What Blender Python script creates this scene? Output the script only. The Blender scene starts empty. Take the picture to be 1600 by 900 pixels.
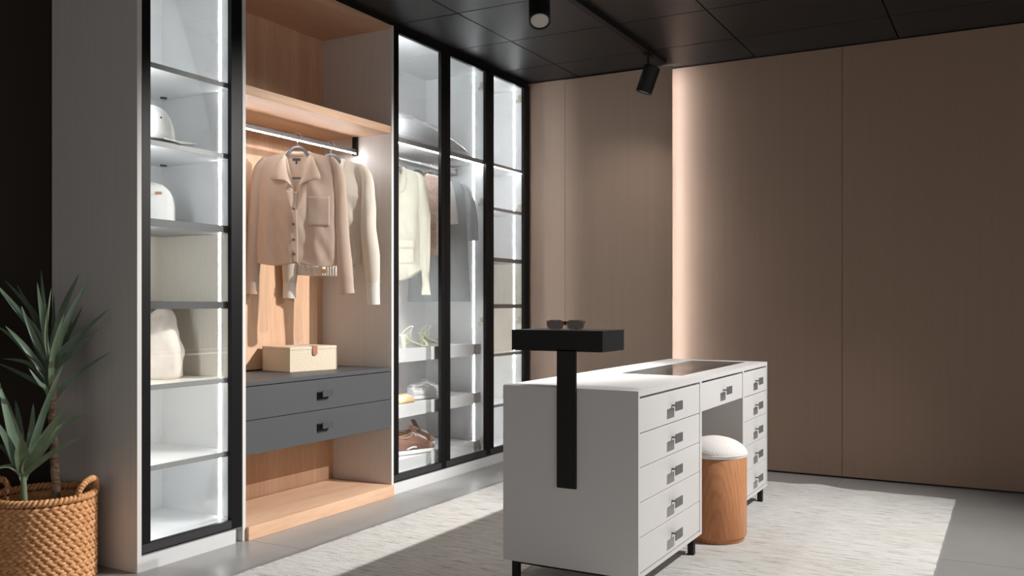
import bpy, bmesh, math, random
from mathutils import Vector, Matrix, noise as mnoise

random.seed(7)
S = bpy.context.scene
COL = S.collection
PI = math.pi
R = math.radians

# ------------------------------------------------------------------ camera
cam = bpy.data.cameras.new('camera'); camo = bpy.data.objects.new('camera', cam); COL.objects.link(camo)
camo.location = (3.08, -2.463, 1.08)
camo.rotation_euler = (PI / 2, 0, R(29.0))
cam.sensor_width = 36.0
cam.lens = 1415.0 / 1600.0 * 36.0
cam.shift_y = 26.0 / 1600.0
cam.clip_start = 0.05
S.camera = camo

# ------------------------------------------------------------------ world, exposure
W = bpy.data.worlds.new('world'); S.world = W; W.use_nodes = True
W.node_tree.nodes['Background'].inputs[0].default_value = (1.0, 0.93, 0.88, 1)
W.node_tree.nodes['Background'].inputs[1].default_value = 0.76
S.view_settings.view_transform = 'Standard'
S.view_settings.look = 'None'
S.view_settings.gamma = 1.0
S.view_settings.exposure = 0.0
S.view_settings.use_curve_mapping = False
S.cycles.caustics_reflective = False
S.cycles.caustics_refractive = False
S.cycles.transparent_max_bounces = 24
S.cycles.max_bounces = 10
S.cycles.diffuse_bounces = 6

# two recessed ceiling spots on the right side of the room: one washes the wardrobe, one the rug and table
SPOT = Vector((2.85, 2.34, 2.665)); SPOT2 = Vector((3.85, 2.05, 2.665))
def spot(name, loc, aim, energy, size, blend, soft):
    sl = bpy.data.lights.new(name, 'SPOT')
    sl.energy = energy; sl.color = (1.0, 0.975, 0.945); sl.shadow_soft_size = soft
    sl.spot_size = R(size); sl.spot_blend = blend
    o = bpy.data.objects.new(name, sl); COL.objects.link(o); o.location = loc
    o.rotation_euler = (Vector(aim) - loc).to_track_quat('-Z', 'Y').to_euler()
spot('wardrobe_spot_light', SPOT, (0.0, 1.05, 0.72), 770.0, 54.5, 0.7, 0.034)
spot('rug_spot_light', SPOT2, (2.10, 1.60, 0.30), 450.0, 82.0, 0.9, 0.014)
LED_IN = 72.0      # cabinet strips
LED_WALL = 84.0    # wall wash strip

# ------------------------------------------------------------------ materials
def lin(r, g, b):
    f = lambda c: (c / 255 / 12.92) if c / 255 <= 0.04045 else ((c / 255 + 0.055) / 1.055) ** 2.4
    return (f(r), f(g), f(b), 1)

MATS = {}
def mat(name, color, rough=0.5, metal=0.0, spec=0.5, var=0.0, vscale=(8, 8, 8), bump=0.0, bscale=None,
        translucent=0.0, detail=4.0, color2=None, sheen=0.0, coat=0.0):
    m = bpy.data.materials.new(name); m.use_nodes = True
    nt = m.node_tree; n = nt.nodes; l = nt.links
    b = n['Principled BSDF']
    b.inputs['Base Color'].default_value = color
    b.inputs['Roughness'].default_value = rough
    b.inputs['Metallic'].default_value = metal
    b.inputs['Specular IOR Level'].default_value = spec
    if sheen: b.inputs['Sheen Weight'].default_value = sheen
    if coat: b.inputs['Coat Weight'].default_value = coat
    tc = n.new('ShaderNodeTexCoord')
    csock = None
    if var or color2:
        mp = n.new('ShaderNodeMapping'); mp.inputs['Scale'].default_value = vscale
        l.new(tc.outputs['Object'], mp.inputs[0])
        nz = n.new('ShaderNodeTexNoise'); nz.inputs['Scale'].default_value = 1.0; nz.inputs['Detail'].default_value = detail
        nz.inputs['Roughness'].default_value = 0.6
        l.new(mp.outputs[0], nz.inputs['Vector'])
        rp = n.new('ShaderNodeValToRGB')
        c2 = color2 if color2 else tuple(max(0, c * (1 - var)) for c in color[:3]) + (1,)
        c1 = color if color2 else tuple(min(1, c * (1 + var)) for c in color[:3]) + (1,)
        rp.color_ramp.elements[0].position = 0.32; rp.color_ramp.elements[1].position = 0.68
        rp.color_ramp.elements[0].color = c2; rp.color_ramp.elements[1].color = c1
        l.new(nz.outputs['Fac'], rp.inputs[0]); l.new(rp.outputs[0], b.inputs['Base Color'])
        csock = rp.outputs[0]
    if bump:
        mp2 = n.new('ShaderNodeMapping'); mp2.inputs['Scale'].default_value = bscale or vscale
        l.new(tc.outputs['Object'], mp2.inputs[0])
        nz2 = n.new('ShaderNodeTexNoise'); nz2.inputs['Scale'].default_value = 1.0; nz2.inputs['Detail'].default_value = 3
        l.new(mp2.outputs[0], nz2.inputs['Vector'])
        bp = n.new('ShaderNodeBump'); bp.inputs['Strength'].default_value = bump; bp.inputs['Distance'].default_value = 0.004
        l.new(nz2.outputs['Fac'], bp.inputs['Height']); l.new(bp.outputs[0], b.inputs['Normal'])
    if translucent:
        tr = n.new('ShaderNodeBsdfTranslucent'); tr.inputs[0].default_value = color
        if csock: l.new(csock, tr.inputs[0])
        mx = n.new('ShaderNodeMixShader'); mx.inputs[0].default_value = translucent
        out = n['Material Output']
        l.new(b.outputs[0], mx.inputs[1]); l.new(tr.outputs[0], mx.inputs[2]); l.new(mx.outputs[0], out.inputs[0])
    MATS[name] = m
    return m

def wood(name, c1, c2, c3, scale, rough=0.5):
    """long-grained veneer; scale stretches the grain (small along the grain)."""
    m = bpy.data.materials.new(name); m.use_nodes = True
    nt = m.node_tree; n = nt.nodes; l = nt.links; b = n['Principled BSDF']
    b.inputs['Roughness'].default_value = rough; b.inputs['Specular IOR Level'].default_value = 0.3
    tc = n.new('ShaderNodeTexCoord'); mp = n.new('ShaderNodeMapping'); mp.inputs['Scale'].default_value = scale
    l.new(tc.outputs['Object'], mp.inputs[0])
    nz = n.new('ShaderNodeTexNoise'); nz.inputs['Scale'].default_value = 1; nz.inputs['Detail'].default_value = 5; nz.inputs['Distortion'].default_value = 0.35
    l.new(mp.outputs[0], nz.inputs['Vector'])
    rp = n.new('ShaderNodeValToRGB'); e = rp.color_ramp.elements
    e[0].position = 0.25; e[0].color = c2; e[1].position = 0.72; e[1].color = c1
    k = e.new(0.5); k.color = c3
    l.new(nz.outputs['Fac'], rp.inputs[0])
    mp2 = n.new('ShaderNodeMapping'); mp2.inputs['Scale'].default_value = tuple(s * 9 for s in scale)
    l.new(tc.outputs['Object'], mp2.inputs[0])
    nz2 = n.new('ShaderNodeTexNoise'); nz2.inputs['Scale'].default_value = 1; nz2.inputs['Detail'].default_value = 2
    l.new(mp2.outputs[0], nz2.inputs['Vector'])
    mx = n.new('ShaderNodeMixRGB'); mx.blend_type = 'MULTIPLY'; mx.inputs[0].default_value = 0.28
    l.new(rp.outputs[0], mx.inputs[1]); l.new(nz2.outputs['Fac'], mx.inputs[2])
    g = n.new('ShaderNodeBrightContrast'); g.inputs['Bright'].default_value = 0.0
    l.new(mx.outputs[0], g.inputs[0]); l.new(g.outputs[0], b.inputs['Base Color'])
    bp = n.new('ShaderNodeBump'); bp.inputs['Strength'].default_value = 0.06; bp.inputs['Distance'].default_value = 0.002
    l.new(nz2.outputs['Fac'], bp.inputs['Height']); l.new(bp.outputs[0], b.inputs['Normal'])
    return m

def cathedral(m, scale, offset, strength=0.5):
    """adds flame-figured growth rings to a wood material"""
    n = m.node_tree.nodes; l = m.node_tree.links; b = n['Principled BSDF']
    old = b.inputs['Base Color'].links[0].from_socket
    tc = n.new('ShaderNodeTexCoord'); mp = n.new('ShaderNodeMapping'); mp.inputs['Scale'].default_value = scale; mp.inputs['Location'].default_value = offset
    l.new(tc.outputs['Object'], mp.inputs[0])
    w = n.new('ShaderNodeTexWave'); w.wave_type = 'RINGS'; w.rings_direction = 'SPHERICAL'
    w.inputs['Scale'].default_value = 3.2; w.inputs['Distortion'].default_value = 3.0; w.inputs['Detail'].default_value = 2; w.inputs['Detail Scale'].default_value = 1.5
    l.new(mp.outputs[0], w.inputs[0])
    rp = n.new('ShaderNodeValToRGB'); rp.color_ramp.elements[0].color = (0.60, 0.50, 0.42, 1); rp.color_ramp.elements[1].color = (1, 1, 1, 1)
    rp.color_ramp.elements[0].position = 0.05; rp.color_ramp.elements[1].position = 0.5
    l.new(w.outputs['Fac'], rp.inputs[0])
    mx = n.new('ShaderNodeMixRGB'); mx.blend_type = 'MULTIPLY'; mx.inputs[0].default_value = strength
    l.new(old, mx.inputs[1]); l.new(rp.outputs[0], mx.inputs[2]); l.new(mx.outputs[0], b.inputs['Base Color'])

def emit(name, color, strength):
    m = bpy.data.materials.new(name); m.use_nodes = True
    nt = m.node_tree; nt.nodes.clear()
    e = nt.nodes.new('ShaderNodeEmission'); o = nt.nodes.new('ShaderNodeOutputMaterial')
    e.inputs[0].default_value = color; e.inputs[1].default_value = strength
    nt.links.new(e.outputs[0], o.inputs[0])
    return m

def glass(name, tint=(1, 1, 1, 1), refl=1.0, rough=0.0):
    m = bpy.data.materials.new(name); m.use_nodes = True
    nt = m.node_tree; nt.nodes.clear(); n = nt.nodes; l = nt.links
    t = n.new('ShaderNodeBsdfTransparent'); t.inputs[0].default_value = tint
    g = n.new('ShaderNodeBsdfGlossy'); g.inputs['Roughness'].default_value = rough
    f = n.new('ShaderNodeFresnel'); f.inputs[0].default_value = 1.45
    mu = n.new('ShaderNodeMath'); mu.operation = 'MULTIPLY'; mu.inputs[1].default_value = refl
    mx = n.new('ShaderNodeMixShader'); o = n.new('ShaderNodeOutputMaterial')
    l.new(f.outputs[0], mu.inputs[0]); l.new(mu.outputs[0], mx.inputs[0])
    l.new(t.outputs[0], mx.inputs[1]); l.new(g.outputs[0], mx.inputs[2]); l.new(mx.outputs[0], o.inputs[0])
    return m

M = {}
M['white'] = mat('white_laminate', (0.57, 0.575, 0.58, 1), 0.45, var=0.015, vscale=(3, 3, 3))
M['panel'] = mat('warm_white_laminate', (0.62, 0.60, 0.58, 1), 0.5, var=0.03, vscale=(90, 90, 2))
M['inner'] = mat('cabinet_interior_white', (0.80, 0.81, 0.815, 1), 0.5, var=0.015, vscale=(3, 3, 3))
M['shelfedge'] = mat('grey_shelf_edge', (0.34, 0.35, 0.355, 1), 0.4)
M['cream'] = mat('linen_cream_lining', (0.80, 0.755, 0.67, 1), 0.7, var=0.04, vscale=(120, 120, 6))
M['gshelf'] = mat('mid_grey_shelf', (0.33, 0.335, 0.34, 1), 0.4)
M['dshelf'] = mat('dark_grey_shelf', (0.10, 0.102, 0.106, 1), 0.4)
M['drawer'] = mat('slate_grey_lacquer', (0.062, 0.064, 0.070, 1), 0.5, var=0.03, vscale=(3, 3, 3))
M['black'] = mat('black_anodised_metal', (0.005, 0.005, 0.0055, 1), 0.42, spec=0.18)
M['blackmat'] = mat('black_matt_metal', (0.006, 0.006, 0.0065, 1), 0.55, spec=0.35)
M['rail'] = mat('dark_grey_metal_rail', (0.10, 0.10, 0.102, 1), 0.35, spec=0.5)
M['railcover'] = mat('charcoal_rail_cover', (0.028, 0.028, 0.03, 1), 0.35)
M['handle'] = mat('gunmetal_handle', (0.135, 0.136, 0.14, 1), 0.45, metal=0.1)
M['handle_dark'] = mat('charcoal_handle', (0.05, 0.051, 0.053, 1), 0.5)
M['alu'] = mat('aluminium', (0.42, 0.42, 0.42, 1), 0.35, metal=0.8)
M['nickel'] = mat('nickel_hinge', (0.60, 0.55, 0.47, 1), 0.35, metal=0.6)
M['grommet'] = mat('dark_fitting', (0.05, 0.05, 0.05, 1), 0.4)
M['oak_v'] = wood('oak_veneer_vertical', lin(230, 194, 163), lin(208, 165, 132), lin(220, 180, 149), (9, 9, 0.7))
M['oak_h'] = wood('oak_veneer_horizontal', lin(226, 188, 157), lin(205, 162, 130), lin(216, 176, 145), (7, 0.8, 7))
M['stool'] = wood('stool_oak', lin(212, 152, 108), lin(178, 114, 74), lin(198, 136, 94), (11, 11, 1.5), 0.42)
cathedral(M['stool'], (9, 9, 1.5), (-0.3, 0.9, 0.15), 0.3)
M['led'] = emit('cabinet_led', (0.95, 0.98, 1.0, 1), LED_IN * 0.36)
M['fill_led_a'] = emit('tower_fill_led', (0.95, 0.98, 1.0, 1), LED_IN * 1.25)  # from here: strong emitters for the added, unseen strips inside the cabinets
M['fill_led_c'] = emit('wardrobe_fill_led', (0.95, 0.98, 1.0, 1), LED_IN * 2.0)
M['fill_led_low'] = emit('wardrobe_low_fill_led', (0.95, 0.98, 1.0, 1), LED_IN * 4.2)
M['fill_led_top'] = emit('wardrobe_top_fill_led', (0.95, 0.98, 1.0, 1), LED_IN * 4.6)
M['led_sh'] = emit('shelf_led', (0.95, 0.98, 1.0, 1), LED_IN * 1.15)
M['fill_led_d'] = emit('corner_cabinet_fill_led', (0.95, 0.98, 1.0, 1), LED_IN * 2.3)
M['ledrail'] = emit('hanging_rail_led', (0.97, 0.98, 1.0, 1), LED_IN * 1.1)
M['ledwall'] = emit('wall_wash_led', (0.94, 0.96, 1.0, 1), LED_WALL)
M['glass'] = glass('clear_door_glass', (0.985, 0.99, 0.988, 1), 0.35)
M['tabletop_glass'] = glass('table_glass', (0.90, 0.91, 0.90, 1), 0.65)
M['island'] = mat('island_white_lacquer', (0.655, 0.65, 0.65, 1), 0.42, var=0.01, vscale=(2, 2, 2))
M['felt'] = mat('grey_tray_lining', (0.62, 0.57, 0.52, 1), 0.9, var=0.05, vscale=(60, 60, 60))
M['wallp'] = mat('taupe_wall_panel', (0.222, 0.152, 0.111, 1), 0.55, var=0.025, vscale=(60, 60, 1.2), bump=0.03, bscale=(200, 200, 4), spec=0.3)
M['walldark'] = mat('dark_brown_wall', (0.022, 0.014, 0.011, 1), 0.6, var=0.1, vscale=(30, 30, 1), spec=0.3)
M['floor'] = mat('polished_concrete_tile', (0.25, 0.246, 0.240, 1), 0.3, var=0.08, vscale=(2.2, 2.2, 2.2), detail=7, spec=0.45)
M['grout'] = mat('floor_joint', (0.20, 0.195, 0.19, 1), 0.7)
M['ceil'] = mat('black_ceiling_tile', (0.014, 0.014, 0.0145, 1), 0.42, var=0.1, vscale=(3, 3, 3), bump=0.05, bscale=(60, 60, 60), spec=0.4)
M['ceilgap'] = mat('ceiling_grid_black', (0.01, 0.01, 0.01, 1), 0.6)
M['lens'] = mat('lamp_lens_glass', (0.45, 0.43, 0.40, 1), 0.2, spec=0.6, bump=0.3, bscale=(120, 120, 120))
M['shirt'] = mat('beige_cotton', (0.62, 0.50, 0.41, 1), 0.85, spec=0.15, var=0.02, vscale=(160, 160, 60), translucent=0.38, bump=0.05, bscale=(260, 260, 260))
M['shirtin'] = mat('pale_beige_cotton', (0.74, 0.60, 0.48, 1), 0.85, spec=0.15, translucent=0.3)
M['cardi'] = mat('cream_knit', (0.76, 0.70, 0.615, 1), 0.9, spec=0.1, var=0.04, vscale=(200, 200, 30), translucent=0.28, bump=0.07, bscale=(320, 320, 80))
M['rib'] = mat('white_rib_knit', (0.80, 0.77, 0.72, 1), 0.9, spec=0.1, translucent=0.2)
M['blouse'] = mat('pale_cream_linen', (0.63, 0.605, 0.51, 1), 0.85, spec=0.1, var=0.03, vscale=(120, 120, 20), translucent=0.3)
M['pink'] = mat('blush_pink_knit', (0.74, 0.56, 0.49, 1), 0.95, spec=0.1, var=0.16, vscale=(55, 55, 55), bump=0.7, bscale=(70, 70, 70), translucent=0.15)
M['tee'] = mat('grey_jersey', (0.40, 0.43, 0.445, 1), 0.9, spec=0.1, var=0.05, vscale=(90, 90, 14), translucent=0.12)
M['whitecloth'] = mat('white_cotton', (0.80, 0.80, 0.79, 1), 0.85, spec=0.15, translucent=0.2)
M['hanger'] = mat('grey_velvet_hanger', (0.10, 0.103, 0.11, 1), 0.8, var=0.1, vscale=(40, 40, 40))
M['wire'] = mat('chrome_wire', (0.75, 0.75, 0.75, 1), 0.25, metal=1.0)
M['button'] = mat('brown_button', (0.13, 0.08, 0.05, 1), 0.35)
M['amber'] = mat('amber_button', (0.50, 0.27, 0.08, 1), 0.3, var=0.3, vscale=(200, 200, 200))
M['tag'] = mat('dark_woven_label', (0.06, 0.055, 0.055, 1), 0.8)
M['boxw'] = mat('woven_straw_fabric', lin(222, 212, 194), 0.9, spec=0.1, color2=lin(198, 182, 158), vscale=(110, 110, 330), detail=2, bump=0.7, bscale=(80, 80, 260))
M['leather'] = mat('tan_leather', (0.36, 0.15, 0.085, 1), 0.5, var=0.1, vscale=(50, 50, 50))
M['bag'] = mat('ivory_leather', (0.60, 0.54, 0.48, 1), 0.5, var=0.03, vscale=(20, 20, 20), bump=0.25, bscale=(90, 90, 90))
M['cap'] = mat('white_canvas', (0.60, 0.60, 0.585, 1), 0.8, var=0.02, vscale=(60, 60, 60), bump=0.2, bscale=(250, 250, 250))
M['plastic'] = mat('clear_plastic_wrapped_bedding', (0.82, 0.83, 0.84, 1), 0.18, spec=0.6, bump=0.5, bscale=(14, 14, 30), coat=0.6)
M['tray'] = mat('white_metal_tray', (0.70, 0.71, 0.72, 1), 0.4)
M['brown'] = mat('brown_suede', (0.135, 0.058, 0.036, 1), 0.85, var=0.2, vscale=(40, 40, 40))
M['brown2'] = mat('tan_suede', (0.30, 0.19, 0.14, 1), 0.85, var=0.1, vscale=(40, 40, 40))
M['shoewhite'] = mat('white_shoe_leather', (0.64, 0.64, 0.635, 1), 0.45)
M['tanshoe'] = mat('tan_shoe_leather', (0.72, 0.47, 0.27, 1), 0.5)
M['green'] = mat('sage_green_leather', (0.56, 0.56, 0.40, 1), 0.4)
M['tort'] = mat('tortoiseshell', (0.30, 0.075, 0.012, 1), 0.15, color2=(0.012, 0.005, 0.003, 1), vscale=(55, 55, 55), detail=2, coat=0.5)
M['lensdark'] = mat('dark_lens', (0.02, 0.017, 0.02, 1), 0.08, spec=0.6)
M['cushion'] = mat('white_boucle', (0.80, 0.77, 0.74, 1), 0.95, spec=0.1, var=0.03, vscale=(60, 60, 60), bump=0.5, bscale=(190, 190, 190))
M['straw'] = mat('water_hyacinth_straw', lin(226, 176, 128), 0.75, spec=0.25, color2=lin(182, 128, 84), vscale=(45, 45, 45), bump=0.4, bscale=(60, 60, 300))
M['soil'] = mat('dark_soil', (0.02, 0.013, 0.009, 1), 0.95, var=0.4, vscale=(80, 80, 80), bump=0.8, bscale=(90, 90, 90))
M['leaf'] = mat('yucca_leaf', (0.125, 0.19, 0.125, 1), 0.34, var=0.25, vscale=(14, 14, 3), spec=0.45, translucent=0.12)
M['leaf2'] = mat('yucca_leaf_pale', (0.20, 0.27, 0.165, 1), 0.34, var=0.2, vscale=(14, 14, 3), spec=0.45, translucent=0.12)
M['bark'] = mat('yucca_bark', (0.34, 0.23, 0.16, 1), 0.9, color2=(0.11, 0.07, 0.05, 1), vscale=(30, 30, 90), bump=0.9, bscale=(40, 40, 130))

def rug_material():
    m = bpy.data.materials.new('hand_woven_wool'); m.use_nodes = True
    nt = m.node_tree; n = nt.nodes; l = nt.links; b = n['Principled BSDF']
    b.inputs['Roughness'].default_value = 0.95; b.inputs['Specular IOR Level'].default_value = 0.1
    tc = n.new('ShaderNodeTexCoord')
    def nz(scale, detail, dist=0.0):
        mp = n.new('ShaderNodeMapping'); mp.inputs['Scale'].default_value = scale; l.new(tc.outputs['Object'], mp.inputs[0])
        k = n.new('ShaderNodeTexNoise'); k.inputs['Scale'].default_value = 1; k.inputs['Detail'].default_value = detail
        k.inputs['Distortion'].default_value = dist
        l.new(mp.outputs[0], k.inputs['Vector']); return k.outputs['Fac']
    a = nz((7, 75, 1), 4); c = nz((22, 260, 1), 3); d = nz((1.1, 2.6, 1), 2); f = nz((140, 330, 1), 2)
    rp = n.new('ShaderNodeValToRGB'); e = rp.color_ramp.elements
    e[0].position = 0.355; e[0].color = (0.30, 0.275, 0.25, 1); e[1].position = 0.53; e[1].color = (0.65, 0.65, 0.635, 1)
    q = e.new(0.44); q.color = (0.56, 0.545, 0.52, 1); q2 = e.new(0.8); q2.color = (0.71, 0.71, 0.69, 1)
    av = n.new('ShaderNodeMath'); av.operation = 'MULTIPLY_ADD'; av.inputs[1].default_value = 0.6
    sc = n.new('ShaderNodeMath'); sc.operation = 'MULTIPLY'; sc.inputs[1].default_value = 0.4
    l.new(c, sc.inputs[0]); l.new(a, av.inputs[0]); l.new(sc.outputs[0], av.inputs[2]); l.new(av.outputs[0], rp.inputs[0])
    mx = n.new('ShaderNodeMixRGB'); mx.blend_type = 'MULTIPLY'; mx.inputs[0].default_value = 0.35
    rd = n.new('ShaderNodeValToRGB'); rd.color_ramp.elements[0].position = .3; rd.color_ramp.elements[1].position = .6
    rd.color_ramp.elements[0].color = (0.86, 0.80, 0.74, 1); rd.color_ramp.elements[1].color = (1, 1, 1, 1)
    l.new(d, rd.inputs[0]); l.new(rp.outputs[0], mx.inputs[1]); l.new(rd.outputs[0], mx.inputs[2])
    l.new(mx.outputs[0], b.inputs['Base Color'])
    ad = n.new('ShaderNodeMath'); ad.operation = 'ADD'; l.new(c, ad.inputs[0]); l.new(f, ad.inputs[1])
    bp = n.new('ShaderNodeBump'); bp.inputs['Strength'].default_value = 0.7; bp.inputs['Distance'].default_value = 0.006
    l.new(ad.outputs[0], bp.inputs['Height']); l.new(bp.outputs[0], b.inputs['Normal'])
    return m
M['rug'] = rug_material()

# ------------------------------------------------------------------ geometry helpers
def box(x0, x1, y0, y1, z0, z1):
    v = [(x0, y0, z0), (x1, y0, z0), (x1, y1, z0), (x0, y1, z0), (x0, y0, z1), (x1, y0, z1), (x1, y1, z1), (x0, y1, z1)]
    f = [(0, 3, 2, 1), (4, 5, 6, 7), (0, 1, 5, 4), (1, 2, 6, 5), (2, 3, 7, 6), (3, 0, 4, 7)]
    return v, f

def join(*gs):
    V, F = [], []
    for v, f in gs:
        o = len(V); V += list(v); F += [tuple(i + o for i in q) for q in f]
    return V, F

def loft(rings, closed=True, cap0=True, cap1=True):
    V, F = [], []
    n = len(rings[0])
    for r in rings: V += [tuple(p) for p in r]
    for i in range(len(rings) - 1):
        for j in range(n if closed else n - 1):
            k = (j + 1) % n
            F.append((i * n + j, i * n + k, (i + 1) * n + k, (i + 1) * n + j))
    if closed and cap0: F.append(tuple(range(n - 1, -1, -1)))
    if closed and cap1: o = (len(rings) - 1) * n; F.append(tuple(o + j for j in range(n)))
    return V, F

def lathe(profile, seg=48, c=(0, 0)):
    rings = []
    for r, z in profile:
        rings.append([(c[0] + r * math.cos(2 * PI * j / seg), c[1] + r * math.sin(2 * PI * j / seg), z) for j in range(seg)])
    return loft(rings)

def tube(path, rad, seg=8, closed=False, rad2=None, up=None):
    """tube round a path; rad a number or one per point; rad2 second half-axis"""
    P = [Vector(p) for p in path]; n = len(P)
    rr = rad if isinstance(rad, (list, tuple)) else [rad] * n
    r2 = rad2 if rad2 is not None else rr
    r2 = r2 if isinstance(r2, (list, tuple)) else [r2] * n
    rings = []; prev = None
    for i in range(n):
        if closed: t = P[(i + 1) % n] - P[i - 1]
        else: t = P[min(i + 1, n - 1)] - P[max(i - 1, 0)]
        t.normalize()
        if prev is None:
            a = Vector(up) if up else (Vector((0, 0, 1)) if abs(t.z) < 0.9 else Vector((1, 0, 0)))
        else: a = prev
        a = (a - t * a.dot(t)).normalized(); prev = a; b = t.cross(a)
        rings.append([tuple(P[i] + a * (rr[i] * math.cos(2 * PI * j / seg)) + b * (r2[i] * math.sin(2 * PI * j / seg))) for j in range(seg)])
    if closed:
        rings.append(rings[0]); return loft(rings, True, False, False)
    return loft(rings)

def spline(pts, n=16):
    """Catmull-Rom through points"""
    P = [Vector(p) for p in pts]; out = []
    for i in range(len(P) - 1):
        p0 = P[max(i - 1, 0)]; p1 = P[i]; p2 = P[i + 1]; p3 = P[min(i + 2, len(P) - 1)]
        for k in range(n):
            t = k / n
            out.append(0.5 * ((2 * p1) + (p2 - p0) * t + (2 * p0 - 5 * p1 + 4 * p2 - p3) * t * t + (3 * p1 - p0 - 3 * p2 + p3) * t ** 3))
    out.append(P[-1]); return out

def xf(g, m):
    return [tuple(m @ Vector(v)) for v in g[0]], g[1]

def disc(c, r, h, axis='z', seg=20):
    g = loft([[(r * math.cos(2 * PI * j / seg), r * math.sin(2 * PI * j / seg), z) for j in range(seg)] for z in (-h / 2, h / 2)])
    m = Matrix.Translation(c)
    if axis == 'x': m = m @ Matrix.Rotation(PI / 2, 4, 'Y')
    if axis == 'y': m = m @ Matrix.Rotation(-PI / 2, 4, 'X')
    return xf(g, m)

ORG = {}
def add(name, g, m, parent=None, smooth=False, bevel=0.0, solid=0.0, sharp=35, merge=False, seg=2):
    """one mesh object; under a parent the vertices are taken relative to the thing's base"""
    o0 = ORG.get(parent.name, Vector()) if parent else Vector()
    me = bpy.data.meshes.new(name)
    me.from_pydata([tuple(Vector(v) - o0) for v in g[0]], [], g[1])
    if bevel or merge:
        bm = bmesh.new(); bm.from_mesh(me)
        if merge: bmesh.ops.remove_doubles(bm, verts=bm.verts, dist=2e-4)
        if bevel:
            bm.normal_update()
            es = [e for e in bm.edges if len(e.link_faces) == 2 and e.calc_face_angle(0) > 0.6]
            bmesh.ops.bevel(bm, geom=es, offset=bevel, segments=seg, affect='EDGES', profile=0.6, clamp_overlap=True)
        bmesh.ops.recalc_face_normals(bm, faces=bm.faces)
        bm.to_mesh(me); bm.free()
    if smooth:
        for p in me.polygons: p.use_smooth = True
        me.set_sharp_from_angle(angle=R(sharp))
    me.materials.append(m if not isinstance(m, str) else M[m])
    o = bpy.data.objects.new(name, me); COL.objects.link(o)
    if parent:
        o.parent = parent; ORG[o.name] = o0
    if solid:
        md = o.modifiers.new('thickness', 'SOLIDIFY'); md.thickness = solid; md.offset = 0
    return o

def inst(src, parent, loc=(0, 0, 0), rot=None):
    c = src.copy(); COL.objects.link(c); c.parent = parent; c.location = loc
    if rot: c.rotation_euler = rot
    return c

def thing(name, loc, label, cat, group=None, rot=0.0):
    o = bpy.data.objects.new(name, None); COL.objects.link(o)
    o.location = loc; o.rotation_euler = (0, 0, rot); o.empty_display_size = 0.05
    o['label'] = label; o['category'] = cat
    if group: o['group'] = group
    ORG[o.name] = Vector(loc) if not rot else Vector()
    return o

def local(name, loc, label, cat, group=None, rot=0.0):
    """a thing whose parts are modelled in its own coordinates"""
    o = thing(name, loc, label, cat, group, rot); ORG[o.name] = Vector(); return o

def tag(o, label, cat, group=None):
    o['label'] = label; o['category'] = cat
    if group: o['group'] = group
    return o

def struct(o): o['kind'] = 'structure'; return o

def nse(x, y, z, s=1.0): return mnoise.noise(Vector((x * s, y * s, z * s)))

# ------------------------------------------------------------------ the room
CZ = 2.69
floor = struct(add('floor', box(-0.75, 6.2, -5.0, 3.6, -0.06, -0.004), 'grout'))
ts = 1.2; tme = None
for ix in range(6):
    for iy in range(7):
        x0 = -1.45 + ix * ts; y0 = -4.215 + iy * ts
        xa, xb = max(x0, -0.75), min(x0 + ts, 6.2); ya, yb = max(y0, -5.0), min(y0 + ts, 3.6)
        if xb - xa < 0.05 or yb - ya < 0.05: continue
        g = box(xa + .0012, xb - .0012, ya + .0012, yb - .0012, -0.03, 0.0)
        add('floor_tile', g, 'floor', floor)

ceiling = struct(add('ceiling', box(-0.75, 6.2, -5.0, 3.6, CZ + 0.03, CZ + 0.08), 'ceilgap'))
xs = [-0.75, 0.39, 1.61, 2.47, 3.68, 4.89, 6.1]
ys = [3.585 - 0.605 * k for k in range(15)]
for a, b_ in zip(xs[:-1], xs[1:]):
    for c, d in zip(ys[1:], ys[:-1]):
        add('ceiling_tile', box(a + .004, b_ - .004, c + .004, d - .004, CZ, CZ + 0.028), 'ceil', ceiling)

YB = 3.46
wall_back = struct(add('wall_back', box(-0.6, 6.2, YB + 0.02, YB + 0.12, 0, CZ), 'walldark'))
wx = [0.98, 2.145, 3.30, 4.45, 5.6]
for a, b_ in zip(wx[:-1], wx[1:]):
    add('wall_panel', box(a + .0015, b_ - .0015, YB, YB + 0.02, 0.012, CZ - 0.006), 'wallp', wall_back)
PX = 1.08; PY = 3.358
for a, b_ in ((-0.02, 0.285), (0.285, PX)):
    add('raised_wall_panel', box(a + .0012, b_ - .0012, PY, PY + 0.008, 0.012, CZ - (0.006 if b_ < 1 else 0.009)), 'wallp', wall_back)
add('panel_batten', box(0.0, 0.9, PY + 0.008, YB + 0.02, 0.0, CZ - 0.01), 'walldark', wall_back)
add('led_strip', box(1.058, 1.065, 3.368, 3.375, 0.02, CZ - 0.02), 'ledwall', wall_back)
wall_left = struct(add('wall_left', box(-0.75, -0.565, -5.0, 3.6, 0, CZ), 'walldark'))
for k in range(6):
    y1 = 0.62 - k * 0.9
    add('wall_panel', box(-0.565, -0.548, y1 - 0.897, y1, 0.0, CZ - 0.004), 'walldark', wall_left)
trim = struct(add('trim_1', box(-0.50, -0.012, -0.012, 3.352, 2.661, CZ - 0.001), 'blackmat'))

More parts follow.
